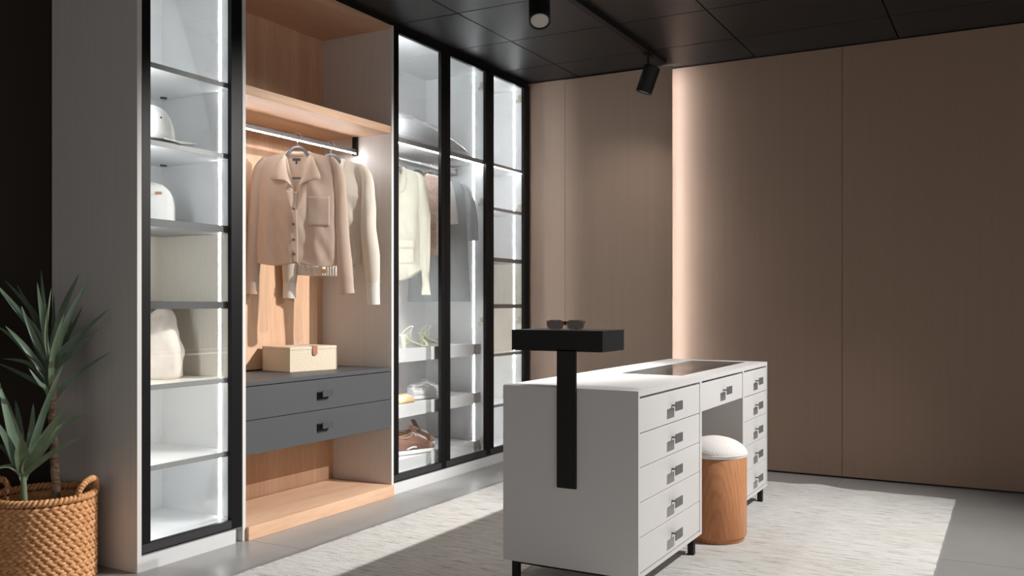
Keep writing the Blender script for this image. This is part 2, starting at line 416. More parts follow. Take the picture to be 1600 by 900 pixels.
# ------------------------------------------------------------------ wardrobe units
def door(parent, y0, y1, sl_, sr_, z0=0.068, z1=2.664, rb=0.042, rt=0.03, x0=-0.022, x1=0.0):
    g = join(box(x0, x1, y0, y0 + sl_, z0, z1), box(x0, x1, y1 - sr_, y1, z0, z1),
             box(x0, x1, y0 + sl_, y1 - sr_, z0, z0 + rb), box(x0, x1, y0 + sl_, y1 - sr_, z1 - rt, z1))
    d = add('door', g, 'black', parent)
    add('glass_pane', box(-0.013, -0.009, y0 + sl_ - 0.004, y1 - sr_ + 0.004, z0 + rb - 0.004, z1 - rt + 0.004), 'glass', d)
    add('bottom_rail_cover', box(0.0, 0.0012, y0, y1 - sr_, z0 + 0.006, z0 + rb - 0.002), 'railcover', d)
    add('sealing_strip', box(-0.02, -0.002, y0, y1, z0 - 0.005, z0 - 0.0005), 'alu', d)
    return d

def hinge(d, y, z):
    g = join(box(-0.075, -0.03, y - 0.004, y + 0.012, z - 0.028, z - 0.006), box(-0.06, -0.022, y - 0.004, y + 0.014, z + 0.004, z + 0.024),
             disc((-0.045, y - 0.004, z), 0.012, 0.012, 'y', 14))
    add('hinge', g, 'nickel', d, bevel=0.002)

def led_vertical(parent, y, zs, y_fill=None, m='fill_led_a'):
    """strip on the face y (looking towards -y), one length per compartment, plus an added unseen fill strip opposite"""
    for a, b_ in zip(zs[:-1], zs[1:]):
        add('led_strip', box(-0.1195, -0.1115, y - 0.002, y + 0.001, a, b_), 'led', parent)
        if y_fill: add('led_strip', box(-0.052, -0.043, y_fill - 0.001, y_fill + 0.003, a, b_), m, parent)  # added strip on the hidden near-side panel, evens out the interior light

def shelf(parent, y0, y1, zt, th, m, edge, xf_=-0.03, led=None, puck=False):
    s = add('shelf', box(-0.505, xf_ - 0.004, y0, y1, zt - th, zt), m, parent)
    add('edge_strip', box(xf_ - 0.004, xf_, y0, y1, zt - th - .001, zt + .001), edge, s)
    if led: add('led_strip', box(xf_ - 0.014, xf_ - 0.005, y0 + .004, y1 - .004, zt - th - 0.005, zt - th), led, s)
    if puck: add('shelf_fitting', disc((-0.44, y1 - 0.045, zt - th - 0.003), 0.016, 0.006), 'grommet', s)
    return s

TOPZ = 2.66
# --- unit A: left glass tower
A = thing('glass_tower_cabinet', (-0.26, 0.27, 0), 'tall narrow glass-door cabinet with caps and ivory bag, left of the open oak unit', 'cabinet')
add('side_panel', box(-0.545, 0.0, -0.012, 0.010, 0, TOPZ), 'panel', A, bevel=0.0008, seg=1)
add('side_panel', box(-0.545, -0.03, 0.532, 0.550, 0, TOPZ), 'inner', A)
add('back_panel', box(-0.52, -0.505, 0.010, 0.532, 0.07, TOPZ), 'inner', A)
add('top_panel', box(-0.505, -0.025, 0.010, 0.532, 2.642, TOPZ), 'inner', A)
add('bottom_panel', box(-0.505, -0.026, 0.010, 0.532, 0.088, 0.107), 'inner', A)
add('plinth', box(-0.03, -0.001, 0.010, 0.516, 0, 0.062), 'white', A)
zA = [2.08, 1.76, 1.435, 1.093, 0.748, 0.415]
for i, z in enumerate(zA):
    dk = i in (2, 3)
    shelf(A, 0.011, 0.531, z, 0.030 if dk else 0.020, 'gshelf' if dk else ('cream' if i == 4 else 'inner'), 'dshelf' if dk else 'shelfedge', puck=(i < 2))
for a, b_ in ((0.749, 1.062), (1.094, 1.404)):
    add('lining_panel', join(box(-0.505, -0.501, 0.012, 0.531, a, b_), box(-0.501, -0.125, 0.5285, 0.5318, a, b_), box(-0.106, -0.032, 0.5285, 0.5318, a, b_)), 'cream', A)
led_vertical(A, 0.5315, [0.11, 0.394], 0.0105)
for a, b_ in ((0.416, 0.727), (0.749, 1.062), (1.094, 1.404), (1.436, 1.739), (1.761, 2.059), (2.081, 2.64)):
    led_vertical(A, 0.5315, [a, b_], 0.0105)
dA = door(A, 0.012, 0.551, 0.041, 0.062)
hinge(dA, 0.020, 0.25); hinge(dA, 0.020, 2.4)

# --- unit B: open oak unit
B = thing('open_oak_wardrobe_unit', (-0.25, 1.13, 0), 'open oak-lined wardrobe unit with lit hanging rail and two slate drawers', 'wardrobe')
add('side_panel', box(-0.545, 0.004, 0.553, 0.573, 0, TOPZ), 'panel', B, bevel=0.0008, seg=1)
add('side_panel', box(-0.545, 0.004, 1.683, 1.703, 0, TOPZ), 'panel', B, bevel=0.0008, seg=1)
add('back_panel', box(-0.515, -0.50, 0.573, 1.683, 0.73, TOPZ), 'oak_v', B)
add('lower_back_panel', box(-0.435, -0.42, 0.573, 1.683, 0.06, 0.385), 'oak_v', B)
add('top_panel', box(-0.50, -0.002, 0.573, 1.683, 2.64, TOPZ), 'oak_h', B)
add('upper_shelf', box(-0.50, 0.0, 0.573, 1.683, 2.047, 2.089), 'oak_h', B, bevel=0.001, seg=1)
add('base_board', box(-0.42, 0.022, 0.573, 1.683, 0.0, 0.062), 'oak_h', B, bevel=0.001, seg=1)
add('drawer_case', box(-0.50, -0.024, 0.574, 1.682, 0.389, 0.700), 'drawer', B)
add('counter_top', box(-0.50, 0.002, 0.574, 1.682, 0.704, 0.724), 'drawer', B, bevel=0.001, seg=1)
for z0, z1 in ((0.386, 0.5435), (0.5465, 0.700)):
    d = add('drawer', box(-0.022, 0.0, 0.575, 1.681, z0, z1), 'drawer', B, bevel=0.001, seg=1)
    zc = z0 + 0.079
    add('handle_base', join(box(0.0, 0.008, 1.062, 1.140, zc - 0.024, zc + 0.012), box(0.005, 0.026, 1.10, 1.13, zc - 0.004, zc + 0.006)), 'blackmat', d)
    add('handle_plate', box(0.026, 0.030, 1.072, 1.152, zc - 0.013, zc + 0.021), 'handle_dark', d, bevel=0.0006, seg=1)
rail_x = -0.25
hr = add('hanging_rail', join(box(rail_x - 0.014, rail_x + 0.014, 0.574, 1.668, 1.950, 1.976)), 'rail', B, bevel=0.002)
add('rail_led', box(rail_x + 0.009, rail_x + 0.0150, 0.576, 1.664, 1.9475, 1.9525), 'ledrail', hr)
add('rail_bracket', box(rail_x - 0.016, rail_x + 0.016, 1.668, 1.682, 1.942, 2.047), 'blackmat', hr)
add('rail_bracket', box(rail_x - 0.016, rail_x + 0.016, 0.573, 0.586, 1.980, 2.047), 'blackmat', hr)

# --- unit C: double glass-door wardrobe
Cc = thing('double_glass_wardrobe', (-0.26, 2.25, 0), 'wardrobe with two tall glass doors holding hung clothes and shoe trays', 'wardrobe')
add('side_panel', box(-0.545, -0.024, 1.704, 1.720, 0, TOPZ), 'inner', Cc)
add('side_panel', box(-0.545, -0.024, 2.770, 2.786, 0, TOPZ), 'inner', Cc)
add('back_panel', box(-0.52, -0.505, 1.720, 2.770, 0.07, TOPZ), 'inner', Cc)
add('top_panel', box(-0.505, -0.025, 1.720, 2.770, 2.642, TOPZ), 'inner', Cc)
add('bottom_panel', box(-0.505, -0.026, 1.720, 2.770, 0.080, 0.098), 'inner', Cc)
add('plinth', box(-0.03, -0.001, 1.7045, 2.786, 0, 0.062), 'white', Cc)
shelf(Cc, 1.721, 2.769, 2.046, 0.026, 'inner', 'shelfedge', xf_=-0.026, led='led_sh')
led_vertical(Cc, 2.7695, [0.10, 1.06], 1.7205, 'fill_led_low'); led_vertical(Cc, 2.7695, [1.06, 2.018], 1.7205, 'fill_led_c'); led_vertical(Cc, 2.7695, [2.048, 2.64], 1.7205, 'fill_led_top')
rod = add('hanging_rod', tube([(-0.25, 1.722, 1.985), (-0.25, 2.745, 1.985)], 0.019, 14, rad2=0.011), 'alu', Cc, smooth=True)
add('rod_bracket', box(-0.275, -0.225, 2.742, 2.769, 1.962, 2.006), 'alu', rod, bevel=0.004)
dC1 = door(Cc, 1.706, 2.2465, 0.050, 0.050)
dC2 = door(Cc, 2.2495, 2.7865, 0.050, 0.050)
for z in (2.55, 1.77, 0.97, 0.17): hinge(dC2, 2.757, z)
for z in (2.55, 0.17): hinge(dC1, 1.722, z)

# --- unit D: right glass tower
D = thing('corner_glass_cabinet', (-0.26, 3.07, 0), 'narrow empty glass-door cabinet with lit shelves next to the taupe wall', 'cabinet')
add('side_panel', box(-0.545, -0.024, 2.7875, 2.802, 0, TOPZ), 'inner', D)
add('side_panel', box(-0.545, -0.003, 3.336, 3.354, 0, TOPZ), 'inner', D)
add('back_panel', box(-0.52, -0.505, 2.802, 3.336, 0.07, TOPZ), 'inner', D)
add('top_panel', box(-0.505, -0.025, 2.802, 3.336, 2.642, TOPZ), 'inner', D)
add('bottom_panel', box(-0.505, -0.026, 2.802, 3.336, 0.080, 0.098), 'inner', D)
add('plinth', box(-0.03, -0.001, 2.7875, 3.354, 0, 0.062), 'white', D)
for i, z in enumerate([2.047, 1.745, 1.402, 1.082, 0.743, 0.393]):
    dk = i in (2, 3)
    shelf(D, 2.803, 3.335, z, 0.026 if dk else 0.018, 'gshelf' if dk else ('cream' if i == 4 else 'inner'), 'dshelf' if dk else 'shelfedge', led='led' if i == 0 else None)
for a, b_ in ((0.744, 1.055), (1.083, 1.375)):
    add('lining_panel', join(box(-0.505, -0.501, 2.804, 3.335, a, b_), box(-0.501, -0.125, 3.3325, 3.3358, a, b_), box(-0.106, -0.032, 3.3325, 3.3358, a, b_)), 'cream', D)
for a, b_ in ((0.10, 0.374), (0.394, 0.724), (0.744, 1.055), (1.083, 1.375), (1.403, 1.726), (1.746, 2.024), (2.048, 2.64)):
    led_vertical(D, 3.3355, [a, b_], 2.8025, 'fill_led_d')
dD = door(D, 2.7895, 3.352, 0.050, 0.078)
for z in (2.57, 1.78, 0.97, 0.17): hinge(dD, 3.29, z)

# --- shoe trays (two side by side on three levels)
for lev, (z0, z1) in {'top': (0.742, 0.822), 'middle': (0.418, 0.496), 'bottom': (0.100, 0.176)}.items():
    y0, y1 = 1.724, 2.665
    t = thing('shoe_tray', (-0.25, (y0 + y1) / 2, z0), {'top': 'white pull-out shoe tray carrying the green heeled sandals', 'middle': 'white pull-out shoe tray carrying the white sneakers',
        'bottom': 'white pull-out shoe tray carrying the brown sneakers'}[lev], 'tray', 'pull-out shoe trays')
    zb = z1 - 0.006
    add('tray_base', box(-0.48, -0.062, y0, y1, zb - 0.010, zb), 'tray', t)
    for a, b_ in ((y0, 2.105), (2.165, y1)): add('front_lip', box(-0.058, -0.050, a, b_, z0, z1), 'tray', t, bevel=0.0015)
    add('lip_clip', box(-0.062, -0.059, 2.09, 2.18, z0 + .004, z1 - .004), 'shelfedge', t)
    add('rear_lip', box(-0.488, -0.480, y0, y1, z0 + .01, z1 + 0.012), 'tray', t)
    add('side_lip', box(-0.48, -0.062, y0, y0 + 0.006, zb, z1), 'tray', t)
    add('side_lip', box(-0.48, -0.062, y1 - 0.006, y1, zb, z1), 'tray', t)
    add('runner', box(-0.48, -0.062, y1, 2.768, z0 + .006, z1 - .006), 'alu', t)

# ------------------------------------------------------------------ island dressing table
IX0, IX1, IY0, IY1, IZ = 1.342, 1.900, 0.602, 2.543, 0.768
I = thing('dressing_island', (1.62, 1.57, 0), 'white dressing table island with eleven drawers, glass inset top and black legs', 'dressing table')
gx0, gx1, gy0, gy1 = 1.505, 1.805, 1.375, 2.470
zt0 = IZ - 0.020
add('table_top', join(box(IX0, gx0, IY0, IY1, zt0, IZ), box(gx1, IX1, IY0, IY1, zt0, IZ), box(gx0, gx1, IY0, gy0, zt0, IZ), box(gx0, gx1, gy1, IY1, zt0, IZ)), 'island', I)
gl = add('glass_inset', box(gx0 + .001, gx1 - .001, gy0 + .001, gy1 - .001, IZ - 0.008, IZ - 0.001), 'tabletop_glass', I)
tr = add('display_tray', join(box(gx0 - .01, gx1 + .01, gy0 - .01, gy1 + .01, 0.655, 0.665), box(gx0 - .01, gx0, gy0 - .01, gy1 + .01, 0.665, zt0), box(gx1, gx1 + .01, gy0 - .01, gy1 + .01, 0.665, zt0),
                              box(gx0, gx1, gy0 - .01, gy0, 0.665, zt0), box(gx0, gx1, gy1, gy1 + .01, 0.665, zt0)), 'felt', I)
for yy in (1.74, 2.10): add('tray_divider', box(gx0, gx1, yy - .005, yy + .005, 0.665, 0.738), 'island', tr)
IB = 0.090
add('end_panel', box(IX0, IX1, IY0, IY0 + 0.014, IB, zt0), 'island', I)
add('end_panel', box(IX0, IX1, IY1 - 0.014, IY1, IB, zt0), 'island', I)
add('divider_panel', box(IX0, IX1, 1.331, 1.358, IB, zt0), 'island', I)
add('divider_panel', box(IX0, IX1, 2.034, 2.060, IB, zt0), 'island', I)
add('bottom_panel', box(IX0, IX1, IY0 + .014, 1.331, IB, IB + 0.014), 'island', I)
add('bottom_panel', box(IX0, IX1, 2.060, IY1 - .014, IB, IB + 0.014), 'island', I)
add('rear_panel', box(IX0, IX0 + 0.014, IY0 + .014, IY1 - .014, IB + .014, zt0), 'island', I)
for y0, y1, z0 in ((IY0 + .014, 1.331, IB + .014), (2.060, IY1 - .014, IB + .014)):
    add('carcass', join(box(IX0 + .03, 1.500 - .01, y0 + .001, y1 - .001, z0, 0.742), box(1.82, 1.874, y0 + .001, y1 - .001, z0, 0.742), box(1.49, 1.82, y0 + .001, y1 - .001, z0, 0.64)), 'island', I)
add('drawer_box', box(IX0 + .2, 1.872, 1.364, 2.028, 0.618, 0.650), 'island', I)
def island_drawer(y0, y1, z0, z1):
    d = add('drawer', box(1.878, 1.898, y0, y1, z0, z1), 'island', I, bevel=0.0008, seg=1)
    yc, zc = (y0 + y1) / 2, (z0 + z1) / 2 + 0.006
    hw = 0.043
    h = add('handle', box(1.9255, 1.9285, yc - hw, yc + hw, zc - 0.018, zc + 0.018), 'handle', d, bevel=0.0005, seg=1)
    add('handle_post', box(1.898, 1.9255, yc - 0.005, yc + 0.005, zc - 0.003, zc + 0.003), 'handle', h)
zd = [0.740, 0.611, 0.487, 0.361, 0.234, 0.106]
for y0, y1 in ((IY0 + .0165, 1.3285), (2.0625, IY1 - .0165)):
    for k in range(5):
        island_drawer(y0, y1, zd[k + 1] + (0.003 if k else 0.004), zd[k] - (0.0 if k else 0.002))
island_drawer(1.3605, 2.0315, 0.617, 0.738)
for y in (0.655, 1.300, 2.095, 2.500):
    for x in (1.372, 1.872):
        add('leg', box(x - 0.013, x + 0.013, y - 0.013, y + 0.013, 0.011, IB), 'blackmat', I)
    add('leg_crossbar', box(1.385, 1.859, y - 0.011, y + 0.011, IB - 0.020, IB - 0.001), 'blackmat', I)
br = add('display_bracket', box(1.579, 1.657, 0.590, 0.602, 0.394, 0.912), 'blackmat', I, bevel=0.0008, seg=1)
add('display_shelf', box(1.386, 1.766, 0.590, 0.798, 0.905, 0.984), 'blackmat', br, bevel=0.001, seg=1)

# ------------------------------------------------------------------ sunglasses
SG = local('sunglasses', (1.582, 0.66, 0.984), 'tortoiseshell sunglasses lying folded on the black display bracket', 'sunglasses', rot=R(8))
def rim(cx):
    out, inn = [], []
    n = 28
    for k in range(n):
        a = 2 * PI * k / n; ca, sa = math.cos(a), math.sin(a)
        sx = abs(ca) ** 0.55 * (1 if ca >= 0 else -1); sz = abs(sa) ** 0.6 * (1 if sa >= 0 else -1)
        tap = 1 - 0.13 * (1 - (sz + 1) / 2)
        out.append((cx + 0.0365 * sx * tap, sz * 0.0185 + 0.0195)); inn.append((cx + 0.030 * sx * tap, sz * 0.0135 + 0.0190))
    V = []; F = []
    for y in (-0.0025, 0.0025):
        V += [(x, y, z) for x, z in out] + [(x, y, z) for x, z in inn]
    for k in range(n):
        q = (k + 1) % n
        F += [(k, q, n + q, n + k), (2 * n + k, 3 * n + k, 3 * n + q, 2 * n + q), (k, 2 * n + k, 2 * n + q, q), (n + k, n + q, 3 * n + q, 3 * n + k)]
    return (V, F), ([(x, 0.0, z) for x, z in inn], [tuple(range(n))])
fr = []
for sx in (-1, 1):
    g, lens_g = rim(sx * 0.0405); fr.append(g)
    ln = [(x, y - 0.0008, z) for x, y, z in lens_g[0]]; lb = [(x, y + 0.0008, z) for x, y, z in lens_g[0]]
    add('lens', loft([ln, lb]), 'lensdark', SG)
fr.append(tube([(-0.010, 0, 0.027), (0, -0.002, 0.031), (0.010, 0, 0.027)], 0.0035, 8))
add('frame', join(*fr), 'tort', SG, bevel=0.0006, seg=1)
for sx, yo in ((-1, 0.012), (1, 0.018)):
    add('temple', tube([(sx * 0.076, 0.003, 0.030), (sx * 0.074, yo, 0.030), (sx * 0.02, yo + .004, 0.026), (-sx * 0.040, yo + .006, 0.018), (-sx * 0.062, yo + .006, 0.007)], 0.0035, 8, rad2=0.002), 'tort', SG, smooth=True)

# ------------------------------------------------------------------ stool
ST = thing('drum_stool', (1.879, 1.628, 0.011), 'round oak drum stool with a domed white cushion, tucked under the dressing table', 'stool')
add('drum', lathe([(0.131, 0.012), (0.132, 0.015), (0.132, 0.032), (0.139, 0.0325), (0.1415, 0.040), (0.1415, 0.384), (0.139, 0.388)], 72, (1.879, 1.628)), 'stool', ST, smooth=True, sharp=50)
add('cushion', lathe([(0.130, 0.388), (0.1405, 0.390), (0.1435, 0.400), (0.1435, 0.411), (0.137, 0.425), (0.122, 0.441), (0.098, 0.456), (0.068, 0.468), (0.036, 0.475), (0.012, 0.478), (0.001, 0.478)], 64, (1.879, 1.628)), 'cushion', ST, smooth=True, sharp=60)
add('seam_piping', tube([(1.879 + 0.1438 * math.cos(a), 1.628 + 0.1438 * math.sin(a), 0.404) for a in [2 * PI * k / 64 for k in range(64)]], 0.0022, 6, True), 'cushion', ST, smooth=True)

# ------------------------------------------------------------------ rug
def rug():
    x0, x1, y0, y1 = 0.385, 2.80, -0.75, 3.085
    nx, ny = 90, 150
    V = []
    for j in range(ny + 1):
        for i in range(nx + 1):
            u, v = i / nx, j / ny
            x = x0 + (x1 - x0) * u; y = y0 + (y1 - y0) * v
            e = min(u, 1 - u)
            if i in (0, nx): x += 0.004 * nse(x, y * 14, 3)
            if j == ny: y += 0.006 * nse(x * 12, 1.0, 5) - 0.03 * max(0, u - .45)
            elif v > .9: y -= 0.03 * max(0, u - .45) * (v - .9) / .1
            z = 0.0105 + 0.0012 * nse(x * 5, y * 22, 0) + 0.0008 * nse(x * 30, y * 80, 1)
            dx = (x - 2.06) / 0.09; dy = (y1 - y) / 0.05
            z += 0.011 * math.exp(-dx * dx - dy * dy)
            V.append((x, y, z))
    F = [(j * (nx + 1) + i, j * (nx + 1) + i + 1, (j + 1) * (nx + 1) + i + 1, (j + 1) * (nx + 1) + i) for j in range(ny) for i in range(nx)]
    # skirt down to the floor
    ring = [i for i in range(nx + 1)] + [(j + 1) * (nx + 1) - 1 for j in range(1, ny + 1)] + [ny * (nx + 1) + i for i in range(nx - 1, -1, -1)] + [j * (nx + 1) for j in range(ny - 1, 0, -1)]
    o = len(V)
    for k in ring: V.append((V[k][0], V[k][1], 0.0008))
    m = len(ring)
    for k in range(m): F.append((ring[k], o + k, o + (k + 1) % m, ring[(k + 1) % m]))
    return V, F
RG = add('woven_rug', rug(), 'rug', None, smooth=True, sharp=50)
tag(RG, 'off-white flecked hand-woven wool rug under the dressing table', 'rug')
add('edge_cord', tube([(0.42 + 2.33 * k / 60, 3.088 - 0.03 * max(0, k / 60 - .45) + 0.004 * math.sin(k * 1.7), 0.006 + 0.002 * math.sin(k * .9) + (0.011 * math.exp(-((0.42 + 2.33 * k / 60 - 2.06) / .09) ** 2))) for k in range(61)], 0.0045, 6), 'rug', RG, smooth=True)

# ------------------------------------------------------------------ track lights
T = add('ceiling_track', box(1.050, 1.088, -1.2, 3.22, CZ - 0.030, CZ), 'blackmat', None)
tag(T, 'black ceiling track running parallel to the wardrobe', 'light track')
def track_spot(y, aim, zc, label, off=(0, 0), power=0.0):
    base = Vector((1.069, y, CZ - 0.030))
    t = local('track_spotlight', base, label, 'spotlight', 'black spotlights on the ceiling track')
    add('adapter', box(-0.016, 0.016, -0.05, 0.05, -0.018, 0.0), 'blackmat', t, bevel=0.002)
    a = Vector(aim).normalized()
    c = Vector((off[0], off[1], zc))
    add('stem', tube([(0, 0, -0.018), (0, 0, zc + 0.095)], 0.008, 10), 'blackmat', t, smooth=True)
    yk = tube([(0, 0, zc + 0.10), tuple(c + Vector((0, 0, 0.05))), tuple(c)], 0.007, 8)
    add('yoke', yk, 'blackmat', t, smooth=True)
    m = Matrix.Translation(c) @ a.to_track_quat('Z', 'Y').to_matrix().to_4x4()
    r, h = 0.052, 0.085
    add('housing', xf(lathe([(r * .8, -h), (r, -h + .006), (r, h), (r - .006, h), (r - .008, h - .012), (0.002, h - .012)], 36), m), 'blackmat', t, smooth=True)
    add('lens', xf(lathe([(r - .009, h - .011), (r - .009, h - .006), (0.001, h - .006)], 32), m), 'lens', t, smooth=True)
    if power:
        lt = bpy.data.lights.new('track_spot_light', 'SPOT'); lt.energy = power; lt.color = (1.0, 0.95, 0.89)
        lt.spot_size = R(140); lt.spot_blend = 1.0; lt.shadow_soft_size = 0.03
        lo = bpy.data.objects.new('track_spot_light', lt); COL.objects.link(lo)
        lo.location = base + c + a * (h + .004); lo.rotation_euler = a.to_track_quat('-Z', 'Y').to_euler()
    return t
track_spot(1.44, (0.30, -0.55, -1.0), -0.150, 'black cylinder spotlight on the ceiling track with its pale lens showing', power=46.0)
track_spot(2.93, (-0.35, -0.05, -1.0), -0.165, 'black cylinder spotlight at the far end of the ceiling track', power=24.0)
for sp, lb in ((SPOT, 'small round recessed ceiling spotlight on the right, nearer the wardrobe'), (SPOT2, 'small round recessed ceiling spotlight on the right, further from the wardrobe')):
    RS = thing('recessed_spotlight', (sp.x, sp.y, CZ), lb, 'spotlight', 'recessed ceiling spotlights')
    rr = []
    for r, z in ((0.040, CZ), (0.062, CZ), (0.062, CZ - 0.004), (0.042, CZ - 0.006)):
        rr.append([(sp.x + r * math.cos(2 * PI * k / 32), sp.y + r * math.sin(2 * PI * k / 32), z) for k in range(32)])
    rr.append(rr[0])
    add('trim_ring', loft(rr, True, False, False), 'blackmat', RS, smooth=True)

# ------------------------------------------------------------------ garments
def body(hw, zs, slope, nw, fdrop, bdrop, hem, wprof, depth, seed, N=44, Mr=34, vneck=1.0, folds=1.0, front_open=None):
    """front and back of a hung top; local x across, -y towards the viewer, z below the rail"""
    V, F = [], []
    def ztop(x, front):
        ax = abs(x)
        if ax >= nw: return zs - slope * (ax - nw) - 11.0 * max(0, ax - hw * 0.78) ** 2
        d = fdrop if front else bdrop
        return zs - d * (1 - (ax / nw) ** vneck)
    idx = {}
    for side in (0, 1):
        front = side == 0; sg = -1 if front else 1
        for j in range(Mr + 1):
            t = j / Mr
            for i in range(N + 1):
                a = -1 + 2 * i / N
                w = hw * wprof(t); xt = a * hw; x = a * w
                z0 = ztop(xt, front); z1 = hem(a)
                z = z0 + (z1 - z0) * t
                dn = 0.022 * max(0, 1 - (abs(xt) / nw) ** 2) if abs(xt) < nw else 0
                dd = dn * (1 - t) + depth * min(1, t * 3.0) * (1 - abs(a) ** 2.6) ** 0.7 if abs(a) < 1 else 0
                edge = (1 - abs(a) ** 6)
                fo = folds * edge * min(1, t * 2.2) * (0.022 * nse(x * 13 + seed, side * 7.3, z * 2.2) + 0.012 * nse(x * 22 + z * 9 + seed, side * 3.1, z * 6.5) + 0.006 * nse(x * 40 - z * 20, seed, z * 22))
                y = sg * dd + fo
                V.append((x + 0.004 * nse(z * 9, seed, side), y, z))
    n1 = N + 1
    for side in (0, 1):
        o = side * (Mr + 1) * n1
        for j in range(Mr):
            for i in range(N):
                q = (o + j * n1 + i, o + j * n1 + i + 1, o + (j + 1) * n1 + i + 1, o + (j + 1) * n1 + i)
                F.append(q if side == 0 else q[::-1])
    return V, F

def front_y(g, x, z, N=44, Mr=34):
    """y of the front sheet nearest to (x, z)"""
    best = min(g[0][:(N + 1) * (Mr + 1)], key=lambda v: (v[0] - x) ** 2 + (v[2] - z) ** 2)
    return best[1]

def sleeve(pts, rx, ry, seed, seg=20, n=9, amp=0.006):
    P = spline(pts, n); m = len(P) - 1
    def it(a, t):
        f = t * (len(a) - 1); k = min(int(f), len(a) - 2); return a[k] + (a[k + 1] - a[k]) * (f - k)
    rings = []
    for i, p in enumerate(P):
        t = i / m; a, b_ = it(rx, t), it(ry, t)
        tg_ = (P[min(i + 1, m)] - P[max(i - 1, 0)]).normalized()
        xa = Vector((1, 0, 0)); xa = (xa - tg_ * xa.dot(tg_)).normalized(); yb = tg_.cross(xa)
        ring = []
        for k in range(seg):
            an = 2 * PI * k / seg
            w = 1 + amp * 22 * nse(math.cos(an) * 1.3 + seed, math.sin(an) * 1.3, p.z * 9) * math.sin(PI * min(1, t * 1.4 + .08))
            ring.append(tuple(p + xa * (a * w * math.cos(an)) + yb * (b_ * w * math.sin(an))))
        rings.append(ring)
    return loft(rings, True, False, False)

def patch(g, poly, off=0.003, nx=8, nz=8):
    """rectangular cloth patch lying on the front sheet; poly = x0,x1,z0,z1"""
    x0, x1, z0, z1 = poly
    V = []; F = []
    for j in range(nz + 1):
        for i in range(nx + 1):
            x = x0 + (x1 - x0) * i / nx; z = z0 + (z1 - z0) * j / nz
            V.append((x, front_y(g, x, z) - off, z))
    # smooth y
    for _ in range(3):
        W_ = [v[1] for v in V]
        for j in range(nz + 1):
            for i in range(nx + 1):
                s = [W_[jj * (nx + 1) + ii] for jj in (j - 1, j, j + 1) for ii in (i - 1, i, i + 1) if 0 <= jj <= nz and 0 <= ii <= nx]
                k = j * (nx + 1) + i; V[k] = (V[k][0], min(sum(s) / len(s), V[k][1] + off * .5), V[k][2])
    for j in range(nz):
        for i in range(nx): F.append((j * (nx + 1) + i, j * (nx + 1) + i + 1, (j + 1) * (nx + 1) + i + 1, (j + 1) * (nx + 1) + i))
    return V, F

def strip(I_, O_):
    n = len(I_); V = [tuple(p) for p in I_] + [tuple((Vector(a) + Vector(b)) / 2 + Vector((0, -0.002, 0))) for a, b in zip(I_, O_)] + [tuple(p) for p in O_]; F = []
    for r in (0, 1):
        for k in range(n - 1): F.append((r * n + k, r * n + k + 1, (r + 1) * n + k + 1, (r + 1) * n + k))
    return V, F

def hanger(loc, phi, label, hw=0.205, group='grey velvet hangers', zr=0.0, bar=True):
    h = local('clothes_hanger', loc, label, 'hanger', group, rot=phi)
    pts = [(-hw, 0, -0.188), (-hw * .7, 0, -0.152), (-hw * .35, 0, -0.111), (-0.034, 0, -0.066), (0, 0, -0.054), (0.034, 0, -0.066), (hw * .35, 0, -0.111), (hw * .7, 0, -0.152), (hw, 0, -0.188)]
    P = spline(pts, 6)
    add('shoulder_arm', tube(P, 0.0095, 10, rad2=0.006), 'hanger', h, smooth=True)
    if bar:
        add('trouser_bar', tube([(-hw * .93, 0, -0.176), (-hw * .9, 0, -0.215), (hw * .9, 0, -0.215), (hw * .93, 0, -0.176)], 0.005, 8), 'hanger', h, smooth=True)
    r = 0.0195
    hk = [(0, 0, -0.052), (0, 0, -0.036), (0.002, 0, -0.022)] + [(r * math.cos(a), 0, zr + 0.004 + r * math.sin(a)) for a in [-PI / 2 + 1.25 + 0.27 * k for k in range(0, 14)]]
    add('hook', tube(hk, 0.0017, 6), 'wire', h, smooth=True)
    return h

PHI = R(27)
GX = -0.238
# --- beige shirt
hl = Vector((GX, 1.18, 1.965))
hanger(hl, PHI, 'grey velvet hanger inside the beige shirt', zr=0.0)
SH = local('button_shirt', hl, 'beige cotton button-up shirt with a chest pocket, in front on the lit rail', 'shirt', 'clothes on the lit rail', rot=PHI)
def wp(t): return 1.0 - 0.055 * math.sin(PI * min(1, t * 1.2)) - 0.03 * t
gsh = body(0.228, -0.078, 0.24, 0.062, 0.205, 0.035, lambda a: -0.672 + 0.008 * math.cos(a * 5) - 0.006 * a, wp, 0.045, 3.7, vneck=1.15, folds=0.62)
add('body', gsh, 'shirt', SH, smooth=True, merge=True, sharp=180)
add('sleeve', sleeve([(-0.172, 0.004, -0.104), (-0.210, 0.010, -0.165), (-0.224, 0.016, -0.27), (-0.234, 0.020, -0.48), (-0.240, 0.014, -0.66), (-0.243, 0.008, -0.755)], [0.010, 0.028, 0.034, 0.037, 0.037, 0.032], [0.006, 0.020, 0.028, 0.032, 0.032, 0.026], 1.2), 'shirt', SH, smooth=True, sharp=180)
add('sleeve', sleeve([(0.176, 0.004, -0.106), (0.212, 0.008, -0.168), (0.224, 0.012, -0.27), (0.232, 0.014, -0.48), (0.248, 0.006, -0.66), (0.258, 0.0, -0.755)], [0.010, 0.026, 0.034, 0.038, 0.042, 0.040], [0.006, 0.020, 0.028, 0.032, 0.034, 0.030], 5.1), 'shirt', SH, smooth=True, sharp=180)
add('cuff', sleeve([(-0.243, 0.008, -0.745), (-0.246, 0.008, -0.79), (-0.248, 0.008, -0.828)], [0.036, 0.036, 0.037], [0.027, 0.027, 0.028], 2.2, n=3, amp=0.002), 'shirt', SH, smooth=True, sharp=180)
